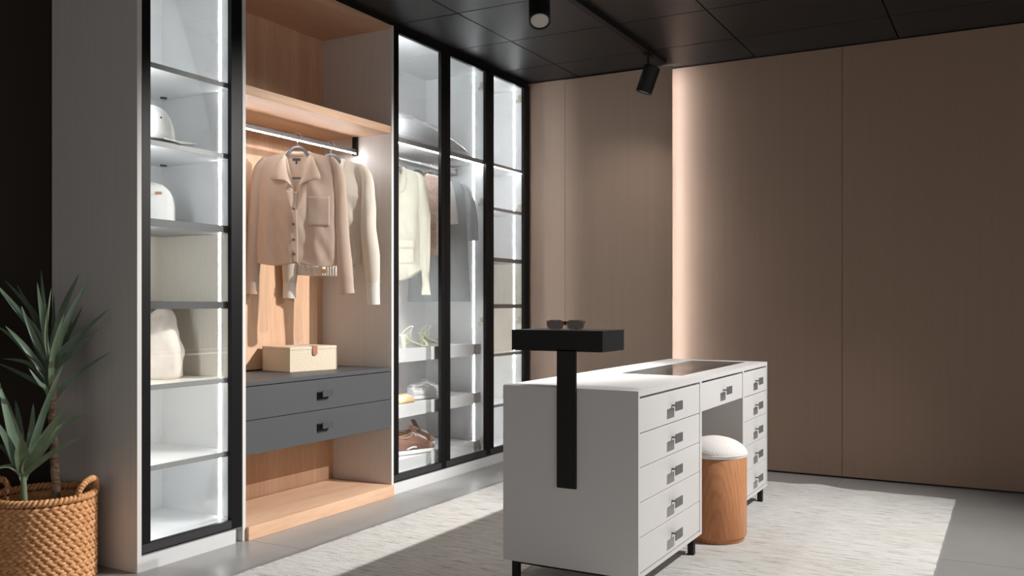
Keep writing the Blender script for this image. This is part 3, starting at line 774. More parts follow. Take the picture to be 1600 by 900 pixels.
add('cuff', sleeve([(0.258, 0.0, -0.745), (0.260, 0.0, -0.79), (0.264, 0.0, -0.828)], [0.041, 0.040, 0.041], [0.030, 0.030, 0.030], 8.2, n=3, amp=0.002), 'shirt', SH, smooth=True, sharp=180)
for s in (-1, 1):
    I_ = spline([(s * 0.058, 0.012, -0.072), (s * 0.057, -0.018, -0.125), (s * 0.042, -0.036, -0.200), (s * 0.010, -0.045, -0.272)], 5)
    O_ = spline([(s * 0.076, 0.018, -0.080), (s * 0.102, -0.026, -0.140), (s * 0.132, -0.044, -0.224), (s * 0.055, -0.052, -0.226)], 5)
    add('collar', strip(I_, O_), 'shirt', SH, smooth=True, solid=0.003, sharp=180)
bk = [(0.060 * math.sin(a), 0.014 + 0.016 * math.cos(a) - 0.004, 0) for a in [-PI / 2 + PI * k / 14 for k in range(15)]]
add('collar_band', strip([(x, y, -0.070) for x, y, _ in bk], [(x * 1.05, y + .003, -0.100) for x, y, _ in bk]), 'shirtin', SH, smooth=True, solid=0.003)
add('placket', patch(gsh, (-0.014, 0.016, -0.290, -0.668), 0.0014, 3, 26), 'shirt', SH, smooth=True, solid=0.001)
add('pocket', patch(gsh, (0.062, 0.180, -0.314, -0.474), 0.003, 10, 10), 'shirt', SH, smooth=True, solid=0.001)
for z in (-0.302, -0.385, -0.465, -0.545, -0.620):
    add('button', disc((-0.004, front_y(gsh, 0, z) - 0.0055, z), 0.0075, 0.004, 'y', 14), 'button', SH, smooth=True)
add('neck_label', box(-0.030, 0.012, 0.012, 0.0135, -0.122, -0.108), 'tag', SH)
add('size_label', box(-0.013, -0.004, 0.0105, 0.0118, -0.139, -0.121), 'tag', SH)

# --- cream cardigan
cl = Vector((GX, 1.447, 1.962))
hanger(cl, PHI, 'grey velvet hanger inside the cream cardigan')
CD = local('knit_cardigan', cl, 'cream V-neck knit cardigan with an amber button, behind the beige shirt', 'cardigan', 'clothes on the lit rail', rot=R(25))
gcd = body(0.222, -0.076, 0.30, 0.068, 0.36, 0.03, lambda a: -0.652 - 0.012 * a, lambda t: 1.0 - 0.22 * t ** 1.6, 0.050, 9.1, vneck=1.0, folds=0.8)
add('body', gcd, 'cardi', CD, smooth=True, merge=True, sharp=180)
ghem = body(0.166, -0.648, 0.0, 0.01, 0.0, 0.0, lambda a: -0.722 - 0.004 * a, lambda t: 1.0 - .04 * t, 0.046, 9.1, N=150, Mr=6, folds=0.4)
ghem = ([(x - 0.026, y + (0.0022 * math.sin(x * 430)) + (-.012 if y < 0 else .012), z) for x, y, z in ghem[0]], ghem[1])
add('ribbed_hem', ghem, 'rib', CD, smooth=True, sharp=180)
add('sleeve', sleeve([(-0.165, 0.0, -0.108), (-0.205, 0.0, -0.17), (-0.225, 0.0, -0.30), (-0.228, -0.01, -0.50), (-0.226, -0.012, -0.66), (-0.228, -0.012, -0.76)], [0.010, 0.032, 0.050, 0.052, 0.046, 0.037], [0.008, 0.024, 0.038, 0.040, 0.036, 0.028], 4.4), 'cardi', CD, smooth=True, sharp=180)
add('sleeve', sleeve([(0.160, 0.0, -0.108), (0.200, -0.002, -0.17), (0.212, -0.004, -0.30), (0.215, -0.014, -0.46), (0.232, -0.018, -0.61), (0.240, -0.014, -0.76)], [0.010, 0.030, 0.042, 0.044, 0.048, 0.038], [0.008, 0.024, 0.036, 0.040, 0.038, 0.030], 6.4), 'cardi', CD, smooth=True, sharp=180)
add('cuff', sleeve([(-0.228, -0.012, -0.75), (-0.230, -0.012, -0.80), (-0.232, -0.010, -0.845)], [0.037, 0.036, 0.037], [0.028, 0.028, 0.028], 2.9, n=4, amp=0.002), 'rib', CD, smooth=True, sharp=180)
add('cuff', sleeve([(0.240, -0.014, -0.75), (0.242, -0.012, -0.82), (0.244, -0.010, -0.882)], [0.039, 0.036, 0.035], [0.030, 0.028, 0.028], 3.9, n=4, amp=0.002), 'rib', CD, smooth=True, sharp=180)
for s in (-1, 1):
    P = [(s * 0.068 * (1 - k / 12) + s * .004, front_y(gcd, s * 0.068 * (1 - k / 12), -0.076 - 0.36 * k / 12) - 0.004, -0.076 - 0.36 * k / 12) for k in range(13)]
    add('neck_band', tube(P, 0.010, 8, rad2=0.004), 'rib', CD, smooth=True)
add('button', disc((-0.018, -0.074, -0.700), 0.013, 0.006, 'y', 18), 'amber', CD, smooth=True)
add('neck_label', box(-0.020, 0.012, 0.010, 0.012, -0.115, -0.102), 'tag', CD)

# --- clothes behind the glass doors
P2 = R(15)
def simple_top(name, loc, label, cat, m, hw, zs, nw, fdrop, hem, wprof, depth, seed, sleeves, hang=True, phi=P2, slope=0.30, folds=1.0, vneck=1.6):
    if hang: hanger(loc, phi, hang, hw=hw * .86, zr=-.004, bar=False)
    t = local(name, loc, label, cat, 'clothes behind the glass doors', rot=phi)
    g = body(hw, zs, slope, nw, fdrop, 0.02, hem, wprof, depth, seed, vneck=vneck, folds=folds)
    add('body', g, m, t, smooth=True, merge=True, sharp=180)
    for s in sleeves: add('sleeve', sleeve(*s), m, t, smooth=True, sharp=180)
    return t, g
bl, gbl = simple_top('linen_overshirt', Vector((-0.245, 2.033, 1.985)), 'pale cream linen overshirt with flap pockets behind the first glass door', 'shirt', 'blouse', 0.205, -0.070, 0.062, 0.16,
    lambda a: -0.675 - 0.085 * (1 - abs(a) ** 2.2), lambda t: 1.0 - 0.10 * math.sin(PI * t), 0.050, 12.0,
    [([(-0.155, 0, -0.104), (-0.185, 0, -0.16), (-0.205, 0, -0.35), (-0.205, -0.01, -0.6), (-0.205, -0.01, -0.82)], [0.008, 0.024, 0.040, 0.038, 0.024], [0.006, 0.018, 0.032, 0.032, 0.02], 2.0),
     ([(0.150, 0, -0.104), (0.182, 0, -0.16), (0.203, 0, -0.35), (0.212, -0.01, -0.6), (0.214, -0.01, -0.745)], [0.008, 0.024, 0.036, 0.030, 0.020], [0.006, 0.018, 0.032, 0.030, 0.018], 7.0)], 'grey velvet hanger inside the cream linen overshirt')
add('cuff', sleeve([(0.214, -0.01, -0.735), (0.216, -0.01, -0.79), (0.216, -0.01, -0.845)], [0.020, 0.022, 0.030], [0.018, 0.020, 0.026], 3.3, n=4, amp=.003), 'blouse', bl, smooth=True, sharp=180)
for s in (-1, 1):
    I_ = spline([(s * 0.058, 0.010, -0.060), (s * 0.055, -0.02, -0.13), (s * 0.012, -0.045, -0.225)], 5)
    O_ = spline([(s * 0.072, 0.014, -0.066), (s * 0.100, -0.035, -0.14), (s * 0.085, -0.048, -0.225)], 5)
    add('collar', strip(I_, O_), 'blouse', bl, smooth=True, solid=0.003, sharp=180)
    x0, x1 = (0.045, 0.150) if s > 0 else (-0.150, -0.045)
    add('pocket', patch(gbl, (x0, x1, -0.525, -0.66), 0.004), 'blouse', bl, smooth=True, solid=0.002)
    add('pocket_flap', patch(gbl, (x0 - .004, x1 + .004, -0.515, -0.565), 0.009, 8, 3), 'blouse', bl, smooth=True, solid=0.003)
simple_top('knit_vest', Vector((-0.245, 2.284, 1.985)), 'blush pink textured knit top between the cream overshirt and grey tee', 'sweater', 'pink', 0.178, -0.070, 0.07, 0.08,
    lambda a: -0.575 - 0.02 * a, lambda t: 1.0 - 0.05 * t, 0.045, 21.0, [], 'grey velvet hanger inside the pink knit top', folds=0.4, slope=0.26)
simple_top('white_blouse', Vector((-0.245, 2.415, 1.985)), 'white short-sleeved blouse glimpsed between pink knit and grey tee', 'blouse', 'whitecloth', 0.150, -0.070, 0.07, 0.09,
    lambda a: -0.50, lambda t: 1.0 - 0.05 * t, 0.040, 31.0,
    [([(0.135, 0, -0.115), (0.155, -0.002, -0.22), (0.166, -0.006, -0.31), (0.168, -0.006, -0.385)], [0.024, 0.030, 0.032, 0.036], [0.02, 0.030, 0.032, 0.036], 5.5, 20, 9, 0.012)], 'grey velvet hanger inside the white blouse')
te, gte = simple_top('long_tee', Vector((-0.245, 2.535, 1.985)), 'long grey jersey T-shirt behind the second glass door', 'T-shirt', 'tee', 0.212, -0.078, 0.085, 0.06,
    lambda a: -0.885, lambda t: 1.0 - 0.06 * math.sin(PI * t) + 0.03 * t, 0.042, 41.0,
    [([(0.160, 0, -0.112), (0.196, 0, -0.17), (0.218, -0.004, -0.26), (0.234, -0.010, -0.38), (0.240, -0.012, -0.485)], [0.008, 0.026, 0.038, 0.038, 0.036], [0.006, 0.020, 0.034, 0.036, 0.034], 5.9),
     ([(-0.160, 0, -0.112), (-0.196, 0, -0.17), (-0.218, -0.004, -0.26), (-0.230, -0.010, -0.38), (-0.235, -0.012, -0.485)], [0.008, 0.026, 0.038, 0.038, 0.036], [0.006, 0.020, 0.034, 0.036, 0.034], 6.9)], 'grey velvet hanger inside the long grey tee', folds=0.7)
add('neckband', tube([(0.085 * math.cos(a), -0.010 + 0.012 * math.sin(a), -0.080 - 0.058 * max(0, -math.sin(a)) ** 1.2) for a in [2 * PI * k / 28 for k in range(28)]], 0.007, 6, True, 0.004), 'tee', te, smooth=True)

# ------------------------------------------------------------------ woven storage box
BX = local('woven_storage_box', (-0.234, 1.119, 0.7245), 'woven straw-coloured lidded box with a leather tab on the slate drawer unit', 'box', rot=R(79))
# local x runs along its front (towards +y in the room), local y into the shelf
add('body', box(0.0, 0.306, 0.0, 0.245, 0.0, 0.116), 'boxw', BX, bevel=0.003)
add('lid', box(-0.002, 0.308, -0.002, 0.247, 0.118, 0.132), 'boxw', BX, bevel=0.003)
add('piping', join(tube([(0.001, -0.0005, 0.117), (0.305, -0.0005, 0.117), (0.3065, 0.245, 0.117), (-0.0005, 0.245, 0.117)], 0.0022, 6, True),
                   tube([(-0.0005, -0.0005, 0.003), (-0.0005, -0.0005, 0.114)], 0.0022, 6), tube([(0.3065, -0.0005, 0.003), (0.3065, -0.0005, 0.114)], 0.0022, 6)), 'boxw', BX)
add('leather_tab', join(box(0.143, 0.173, -0.006, 0.02, 0.132, 0.1345), box(0.143, 0.173, -0.0062, -0.0035, 0.097, 0.1345), disc((0.158, -0.0049, 0.097), 0.015, 0.0027, 'y', 20)), 'leather', BX)

# ------------------------------------------------------------------ things in the left tower
def dome_cap(name, loc, label, rot, R0, Hh, brim=True, tiltx=0.0):
    c = local(name, loc, label, 'cap', 'headwear in the glass tower', rot=rot)
    tm = Matrix.Rotation(tiltx, 4, 'Y')
    rings = []
    for k in range(13):
        t = k / 12; a = t * PI / 2
        r = R0 * math.cos(a) ** 0.85 if k < 12 else 0.002
        rings.append([(r * 1.08 * math.cos(q), r * math.sin(q) * 0.93, Hh * math.sin(a) ** 0.92 + 0.004) for q in [2 * PI * j / 36 for j in range(36)]])
    add('crown', xf(loft(rings, True, False, True), tm), 'cap', c, smooth=True, sharp=60, solid=0.002)
    seams = []
    for j in range(6):
        q = 2 * PI * j / 6 + .25
        seams.append(tube([(rings[k][0][0] / 1.08 * 1.08 * math.cos(q) * 1.006, rings[k][0][0] / 1.08 * math.sin(q) * 0.93 * 1.006, rings[k][0][2] * 1.004) for k in range(13)], 0.0013, 5))
    add('seams', xf(join(*seams), tm), 'cap', c, smooth=True)
    add('top_button', xf(disc((0, 0, Hh + 0.006), 0.008, 0.006), tm), 'cap', c, smooth=True)
    if brim:
        top = []; n = 22
        I_ = [(R0 * 1.08 * math.cos(a), R0 * .93 * math.sin(a), 0.006) for a in [-1.15 + 2.3 * k / n for k in range(n + 1)]]
        O_ = [(R0 * 1.0 + 0.100 * math.cos(a * 1.2), R0 * .95 * math.sin(a) * 1.05, -0.002 - 0.018 * abs(math.sin(a)) ** 2 + 0.006) for a in [-1.15 + 2.3 * k / n for k in range(n + 1)]]
        add('brim', xf(strip(I_, O_), tm), 'cap', c, smooth=True, solid=0.004, sharp=180)
    return c
c1 = dome_cap('baseball_cap', (-0.140, 0.165, 1.775), 'white baseball cap on the upper shelf of the glass tower, brim to the right', R(62), 0.092, 0.150)
add('eyelet', disc((0.028, -0.078, 0.092), 0.004, 0.006, 'y', 10), 'grommet', c1)
c2 = local('rounded_pouch', (-0.28, 0.285, 1.4362), 'white rounded pouch with a small brown leather tag in the glass tower', 'bag', rot=R(38))
rings = []
for k in range(15):
    t = k / 14
    w = 0.098 * (1 - 0.02 * math.sin(PI * t)) * (1 - max(0, (t - .35) / .65) ** 2.6) ** 0.5 if t < 1 else 0.006
    d = 0.075 * (1 - max(0, (t - .35) / .65) ** 2.2) ** 0.5 if t < 1 else 0.004
    rings.append([(w * abs(math.cos(q)) ** .75 * (1 if math.cos(q) >= 0 else -1), d * abs(math.sin(q)) ** .8 * (1 if math.sin(q) >= 0 else -1) + .004 * nse(math.cos(q) * 2, math.sin(q) * 2, t * 5), 0.190 * t) for q in [2 * PI * j / 32 for j in range(32)]])
add('body', loft(rings), 'cap', c2, smooth=True, sharp=60)
add('seam', tube([(0.012 - .02 * math.sin(PI * t), -0.078 * (1 - max(0, (t - .35) / .65) ** 2.2) ** .5 - .001 if t < 1 else 0, 0.178 * t) for t in [k / 12 * .93 for k in range(13)]], 0.0018, 5), 'cap', c2, smooth=True)
add('zip_edge', tube([(w_ * 1.0, 0, z) for w_, z in [(0.099 * (1 - max(0, (t - .35) / .65) ** 2.6) ** .5, .178 * t) for t in [k / 12 * .95 for k in range(13)]]], 0.0022, 5), 'cap', c2, smooth=True)
add('leather_tag', xf(box(-0.014, 0.014, -0.0015, 0.0015, -0.006, 0.006), Matrix.Translation((0.045, -0.066, 0.134)) @ Matrix.Rotation(R(-28), 4, 'X')), 'leather', c2)

def leather_bag():
    b = local('ivory_bucket_bag', (-0.30, 0.300, 0.7485), 'slouchy ivory leather bucket bag standing in the glass tower', 'bag', rot=R(38))
    rings = []
    seg = 48
    for k in range(26):
        t = k / 25; z = 0.315 * t
        w = 0.128 + 0.004 * math.sin(t * 7) - 0.045 * max(0, t - 0.45) ** 1.25 * 2.2
        d = 0.085 - 0.055 * t ** 1.6
        if k == 0: w *= .93; d *= .9
        ring = []
        for j in range(seg):
            q = 2 * PI * j / seg; cx, sy = math.cos(q), math.sin(q)
            x = w * abs(cx) ** .62 * (1 if cx >= 0 else -1); y = d * abs(sy) ** .7 * (1 if sy >= 0 else -1)
            f = 0.034 * nse(x * 9 + 2, y * 6, z * 9) * min(1, t * 3) + 0.016 * nse(x * 20, y * 20 + 5, z * 17)
            sag = -0.055 * math.exp(-((x + 0.035) / 0.045) ** 2) * max(0, t - .62) / .38 * (1 if sy < 0 else .35)
            ring.append((x + f * .5, y + f, z + sag + (0.004 * nse(x * 15, y * 15, 1) if t > .9 else 0)))
        rings.append(ring)
    add('body', loft(rings, True, True, False), 'bag', b, smooth=True, sharp=180, solid=0.003)
    last = rings[-1]
    add('rim_binding', tube(last, 0.0035, 6, True), 'bag', b, smooth=True)
    add('shoulder_strap', tube(spline([(-0.085, 0, 0.29), (-0.06, -0.02, 0.325), (-0.01, -0.03, 0.326), (0.03, -0.02, 0.318), (0.06, 0.0, 0.300)], 6), 0.008, 8, rad2=0.003), 'bag', b, smooth=True)
    st = spline([(-0.070, -0.070, 0.20), (-0.060, -0.092, 0.13), (-0.040, -0.098, 0.075), (-0.020, -0.100, 0.045)], 6)
    add('drawstring', tube(st, 0.004, 6), 'bag', b, smooth=True)
    add('tassel', join(*[tube([(-0.020 + .004 * i, -0.100, 0.048), (-0.024 + .009 * i, -0.104, 0.016)], 0.0028, 5) for i in range(4)]), 'bag', b, smooth=True)
leather_bag()

# ------------------------------------------------------------------ wrapped bedding on the upper shelf
def pillow(name, loc, rot, L, Wd, Hh, label, seed):
    p = local(name, loc, label, 'bedding', rot=rot)
    n, m = 44, 30; V = []; F = []
    for s in (0, 1):
        for j in range(m + 1):
            for i in range(n + 1):
                u, v = -1 + 2 * i / n, -1 + 2 * j / m
                pin = 1 - 0.06 * (abs(u * v)) ** 3
                pr = max(0, (1 - abs(u) ** 2.6) * (1 - abs(v) ** 2.6)) ** 0.55
                prl = pr * (1.0 - 0.30 * max(0, u))
                z = Hh * (prl * (0.80 if s == 0 else -0.20)) + (0.020 * nse(u * 3.2 + seed, v * 2.4, s) + 0.012 * nse(u * 8 + seed, v * 6, s) + .007 * abs(nse(u * 17, v * 11 + seed, s))) * min(1, pr * 1.3) * (1 if s == 0 else .15)
                V.append((u * L / 2 * pin, v * Wd / 2 * pin, z + Hh * .20))
    for s in (0, 1):
        o = s * (n + 1) * (m + 1)
        for j in range(m):
            for i in range(n):
                q = (o + j * (n + 1) + i, o + j * (n + 1) + i + 1, o + (j + 1) * (n + 1) + i + 1, o + (j + 1) * (n + 1) + i)
                F.append(q if s == 0 else q[::-1])
    add('bedding', (V, F), 'plastic', p, smooth=True, merge=True, sharp=180)
    ring = [(L / 2 * math.copysign(abs(math.cos(a)) ** .3, math.cos(a)), Wd / 2 * math.copysign(abs(math.sin(a)) ** .3, math.sin(a)), Hh * .20) for a in [2 * PI * k / 64 for k in range(64)]]
    add('seam_piping', tube(ring, 0.004, 6, True), 'whitecloth', p, smooth=True)
    return p
pillow('wrapped_bedding', (-0.280, 2.235, 2.0475), R(88), 0.90, 0.38, 0.215, 'white bedding in a clear zip bag on the shelf above the hung clothes', 4.0)

# ------------------------------------------------------------------ shoes
def sneaker(loc, rot, label, mu, mt, msole, lace, group, Ls=0.285, hi=1.0, cat='sneaker'):
    t = local('sneaker', loc, label, cat, group, rot=rot)
    # local +x = toe
    n = 22; seg = 20
    def half(u):   # half width
        return 0.034 + 0.018 * math.sin(PI * min(1, max(0, u * 1.0)) ** 1.15) - 0.012 * max(0, .25 - u) + (0.0 if u < .86 else -(u - .86) ** 1.5 * 0.62)
    def ring(u, z0, z1, k, pw=0.8):
        w = max(0.004, half(u)) * k; x = -Ls * .5 + u * Ls
        off = 0.008 * math.sin(PI * u) 
        out = []
        for j in range(seg):
            q = 2 * PI * j / seg; c, s = math.cos(q), math.sin(q)
            out.append((x, off + w * abs(c) ** pw * math.copysign(1, c), (z0 + z1) / 2 + (z1 - z0) / 2 * abs(s) ** pw * math.copysign(1, s)))
        return out
    us = [0.004 + 0.992 * k / n for k in range(n + 1)]
    sole = [ring(u, 0.004 * max(0, (u - .8)) * 6, 0.026 + 0.004 * max(0, u - .85) * 5, 1.06 if 0 < u < 1 else .8, 0.45) for u in us]
    add('sole', loft(sole), msole, t, smooth=True, sharp=50)
    def top(u):
        if u < 0.40: return (0.086 * hi - 0.012 * math.sin(PI * u / .40))
        if u < 0.55: return 0.092 * hi - (u - .40) * .05
        return 0.0845 * hi - (u - .55) * (0.0845 * hi - 0.048) / .42
    up = []
    for u in us:
        z1 = top(u); k = 0.97 if u > .45 else 0.90
        if u > .94: z1 -= (u - .94) * .3
        if u < .03: z1 -= .006
        up.append(ring(u, 0.018, z1, k, 0.72))
    add('upper', loft(up), mu, t, smooth=True, sharp=70)
    cap = [ring(u, 0.019, top(u) - .001 - (0 if u < .94 else (u - .94) * .3), 0.99, .72) for u in us if u > .74]
    add('toe_cap', loft(cap), mt, t, smooth=True, sharp=70)
    tz = top(.5)
    add('tongue', tube(spline([(-Ls * .5 + .60 * Ls, .006, top(.6) - .004), (-Ls * .5 + .50 * Ls, .006, tz + .012), (-Ls * .5 + .42 * Ls, .006, tz + 0.03 * hi * hi)], 5), 0.006, 10, rad2=0.026, up=(1, 0, 0)), mu, t, smooth=True)
    add('collar', tube([(-Ls * .5 + Ls * (.22 + .19 * math.cos(a)), .004 + 0.030 * math.sin(a), top(.22 + .19 * math.cos(a)) + .001) for a in [2 * PI * k / 22 for k in range(22)]], 0.005, 6, True), mt, t, smooth=True)
    lc = []
    for k in range(6):
        u = .46 + .055 * k; z = top(u) + .006; x = -Ls * .5 + u * Ls
        lc.append(tube([(x - .004, -half(u) * .60, z - .014), (x, -half(u) * .25 + .006, z), (x + .004, half(u) * .25 + .006, z), (x + .010, half(u) * .62 + .006, z - .012)], 0.0052, 6))
    add('laces', join(*lc), lace, t, smooth=True)
    for s in (-1, 1):
        u0 = .30
        P = [(-Ls * .5 + u * Ls, 0.006 + s * (half(u) * .93 + .0015), 0.034 + 0.012 * math.sin(PI * (u - .22) / .30)) for u in [.22 + .022 * k for k in range(11)]]
        add('side_stripe', tube(P, 0.005, 6, rad2=0.0018), lace, t, smooth=True)
    return t
gB = 'brown sneakers'; gW = 'white sneakers'
zb3, zb2, zb1 = 0.1702, 0.4902, 0.8162
A0 = R(64)
sneaker((-0.125, 2.095, zb3 + 0.002), R(72), 'brown suede sneaker with white laces, nearer of the pair on the lowest tray', 'brown', 'brown2', 'shoewhite', 'shoewhite', gB, 0.30, 1.32)
sneaker((-0.270, 2.320, zb3 + 0.002), R(72), 'brown suede sneaker with white laces, rear of the pair on the lowest tray', 'brown', 'brown2', 'shoewhite', 'shoewhite', gB, 0.30, 1.32)
sneaker((-0.150, 2.262, zb2 + 0.002), R(78), 'plain white sneaker, nearer of the pair on the middle shoe tray', 'shoewhite', 'shoewhite', 'shoewhite', 'shoewhite', gW, 0.285, .86)
sneaker((-0.300, 2.470, zb2 + 0.002), R(78), 'plain white sneaker, rear of the pair on the middle shoe tray', 'shoewhite', 'shoewhite', 'shoewhite', 'shoewhite', gW, 0.285, .86)
def ballerina(loc, rot, label, g):
    t = local('flat_shoe', loc, label, 'shoe', g, rot=rot)
    L = 0.24; us = [k / 18 for k in range(19)]
    def half(u): return max(.003, 0.030 + .010 * math.sin(PI * u ** 1.3) - (0 if u < .85 else (u - .85) ** 1.4 * .5))
    so = []; upr = []
    for u in us:
        x = -L / 2 + u * L
        so.append([(x, half(u) * 1.03 * math.cos(q), .004 + .004 * math.sin(q)) for q in [2 * PI * j / 14 for j in range(14)]])
        h = .05 - .02 * math.sin(PI * min(1, u / .6)) if u < .6 else .05 - .03 * ((u - .6) / .4) ** 1.5
        upr.append([(x, half(u) * math.copysign(abs(math.cos(q)) ** .7, math.cos(q)), .007 + h * max(0, math.sin(q)) ** .7) for q in [PI * j / 13 for j in range(14)]])
    add('sole', loft(so), 'brown2', t, smooth=True)
    add('upper', loft(upr, False), 'tanshoe', t, smooth=True, solid=.002)
    add('bow', tube([(L * .12, -.014, .050), (L * .14, 0, .056), (L * .12, .014, .050)], .004, 6), 'tanshoe', t, smooth=True)
ballerina((-0.105, 1.920, zb2 + 0.0008), R(85), 'tan leather flat shoe at the left end of the middle shoe tray', 'tan flats')

def heel(loc, rot, label):
    t = local('heeled_sandal', loc, label, 'sandal', 'green heeled sandals', rot=rot)
    L = 0.225; n = 20
    def zc(u): return 0.070 * (1 - u / .62) ** 1.0 * (1 - .25 * math.sin(PI * u / .62)) + .006 if u < .62 else .006
    top = []; bot = []
    rings = []
    for k in range(n + 1):
        u = k / n; x = -L / 2 + u * L; w = 0.024 + .012 * math.sin(PI * u ** 1.5) if u < .95 else .018
        z = max(.006, zc(u))
        rings.append([(x, w, z), (x, w, z + .006), (x, -w, z + .006), (x, -w, z)])
    add('footbed', loft(rings), 'green', t, bevel=.001, seg=1)
    add('heel', loft([[(-L / 2 + .004 + a * s1, b_ * s2, z) for a, b_ in ((0, -1), (1, -1), (1, 1), (0, 1))] for s1, s2, z in ((.014, .008, 0.0), (.015, .009, .04), (.032, .018, .074))]), 'green', t, bevel=.001, seg=1)
    def loop(u, h, tilt, w=.030):
        x = -L / 2 + u * L; z0 = max(.006, zc(u))
        return tube([(x + tilt * math.sin(a), w * math.cos(a), z0 + .004 + h * math.sin(a)) for a in [PI * k / 14 for k in range(15)]], .0042, 6, rad2=.002)
    add('toe_strap', join(loop(.74, .034, .012, .034), loop(.84, .028, -.006, .032)), 'green', t, smooth=True)
    add('ankle_strap', tube([(-L / 2 + .035 + .036 * math.cos(a) + .012, .029 * math.sin(a), .104 + .026 * math.cos(a)) for a in [2 * PI * k / 26 for k in range(26)]], .0036, 6, True, .002), 'green', t, smooth=True)
    add('side_strap', join(*[tube([(-L / 2 + .05, s * .026, .060), (-L / 2 + .045, s * .029, .100)], .0035, 6, rad2=.002) for s in (-1, 1)]), 'green', t, smooth=True)
heel((-0.135, 2.115, zb1 + 0.002), R(80), 'sage green strappy heeled sandal, nearer of the pair on the top shoe tray')
heel((-0.260, 2.490, zb1 + 0.002), R(78), 'sage green strappy heeled sandal, rear of the pair on the top shoe tray')

# ------------------------------------------------------------------ basket and yucca
BC = Vector((-0.285, -0.228, 0)); BR = 0.188; BH = 0.328
BK = thing('woven_basket', BC, 'round braided straw planter basket with two rope handles at the left', 'basket')
rowH = 0.0282; nrow = 11
def braid(rad, n_cross=13, A_=0.0100, B_=0.0052, r=0.0082, N=390):
    gs = []
    for k in range(3):
        P = []
        for i in range(N):
            th = 2 * PI * i / N; ph = n_cross * th + 2 * PI * k / 3
            rr_ = rad + B_ * math.sin(2 * ph)
            P.append((rr_ * math.cos(th), rr_ * math.sin(th), A_ * math.sin(ph)))
        gs.append(tube(P, r, 6, True))
    return join(*gs)
src = None
for k in range(nrow):
    z = 0.014 + k * rowH
    if src is None:
        src = add('braid_row', tuple([[tuple(Vector(v) + BC + Vector((0, 0, 0))) for v in braid(BR)[0]], braid(BR)[1]]), 'straw', BK, smooth=True, sharp=180)
        src.location = (0, 0, z)
    else:
        inst(src, BK, (0, 0, z), (0, 0, k * 0.517))
def offs(g, d): return [tuple(Vector(v) + d) for v in g[0]], g[1]
add('inner_wall', offs(lathe([(BR - .006, 0.003), (BR - .006, BH - .02), (BR - .012, BH - .02), (BR - .012, 0.006)], 48), BC), 'straw', BK, smooth=True)
tw = []
for k in range(2):
    tw.append(tube([((BR + .0075 * math.cos(34 * t + PI * k)) * math.cos(t), (BR + .0075 * math.cos(34 * t + PI * k)) * math.sin(t), BH + 0.0075 * math.sin(34 * t + PI * k)) for t in [2 * PI * i / 420 for i in range(420)]], 0.0085, 6, True))
add('rim', offs(join(*tw), BC), 'straw', BK, smooth=True, sharp=180)
rt_dir = Vector((math.cos(R(29)), math.sin(R(29)), 0)); fw_dir = Vector((-math.sin(R(29)), math.cos(R(29)), 0))
for s in (-1, 1):
    gs = []
    for k in range(2):
        P = []
        for i in range(91):
            t = i / 90; a = PI * t
            q = 26 * t * 1.9 + PI * k
            along = 0.075 * math.cos(a); hgt = 0.062 * math.sin(a) ** .8
            ang = along / BR
            base = (rt_dir * math.cos(ang) * s + fw_dir * math.sin(ang)) * (BR + .004 + .006 * math.cos(q))
            P.append(tuple(BC + base + Vector((0, 0, BH + hgt + .006 * math.sin(q)))))
        gs.append(tube(P, 0.0085, 6))
    add('handle', join(*gs), 'straw', BK, smooth=True, sharp=180)
add('soil', offs(lathe([(0.001, 0.2), (BR - .014, 0.2), (BR - .014, 0.262), (BR * .5, 0.270), (0.001, 0.268)], 36), BC), 'soil', BK, smooth=True)

YU = thing('yucca_plant', (BC.x, BC.y, 0.262), 'two-stemmed yucca with sword-shaped dark green leaves growing in the straw basket', 'plant')
CAMP = Vector(camo.location)
camF, camR = fw_dir, rt_dir
def at(u, v, d):
    """point of the room d metres in front of the camera plane, used to place stems and leaf tips"""
    return CAMP + camF * d + camR * ((u - 800) / 1415 * d) + Vector((0, 0, -(v - 476) / 1415 * d))
DP = (BC - CAMP).dot(camF)
add('stem', tube(spline([at(88, 782, DP + .03), at(86, 735, DP + .03), at(83, 680, DP + .03), at(82, 640, DP + .02), at(82, 610, DP + .02), at(80, 560, DP + .02)], 7), [0.0165 + 0.0016 * math.sin(i * 2.1) for i in range(36)], 12), 'bark', YU, smooth=True, sharp=180)
add('stem', tube(spline([at(38, 784, DP - .04), at(37, 760, DP - .04), at(36, 735, DP - .04), at(36, 715, DP - .04)], 5), [0.0125, 0.012, 0.012, .0115, .011, .0112, .011, .0105, .0105, .010, .010, .0095, .0095, .009, .008, .007], 12), 'leaf2', YU, smooth=True, sharp=180)
def leaf(pts, wpx, m='leaf', twist=0.4, bend=0.012):
    """sword leaf through points, width in metres at its widest"""
    P = spline(pts, 7); n = len(P) - 1; V = []; F = []
    for i, p in enumerate(P):
        t = i / n
        w = 1.02 * wpx * (0.55 + 1.1 * t if t < .4 else (1 - ((t - .4) / .6) ** 2.2) * 0.99 + .01)
        tg_ = (P[min(i + 1, n)] - P[max(i - 1, 0)]).normalized()
        view = (p - CAMP).normalized()
        side = tg_.cross(view).normalized()
        side = (Matrix.Rotation(twist, 3, tg_) @ side)
        nor = tg_.cross(side).normalized()
        h = w * .5
        V += [tuple(p - side * h), tuple(p + nor * (-h * .35)), tuple(p + side * h), tuple(p + nor * (-h * .35 + max(.0012, .003 * (1 - t))))]
    for i in range(n):
        for j in range(4):
            k = (j + 1) % 4
            F.append((i * 4 + j, i * 4 + k, (i + 1) * 4 + k, (i + 1) * 4 + j))
    F += [(3, 2, 1, 0), tuple(n * 4 + j for j in range(4))]
    return add('leaf', (V, F), m, YU, smooth=True, sharp=60)
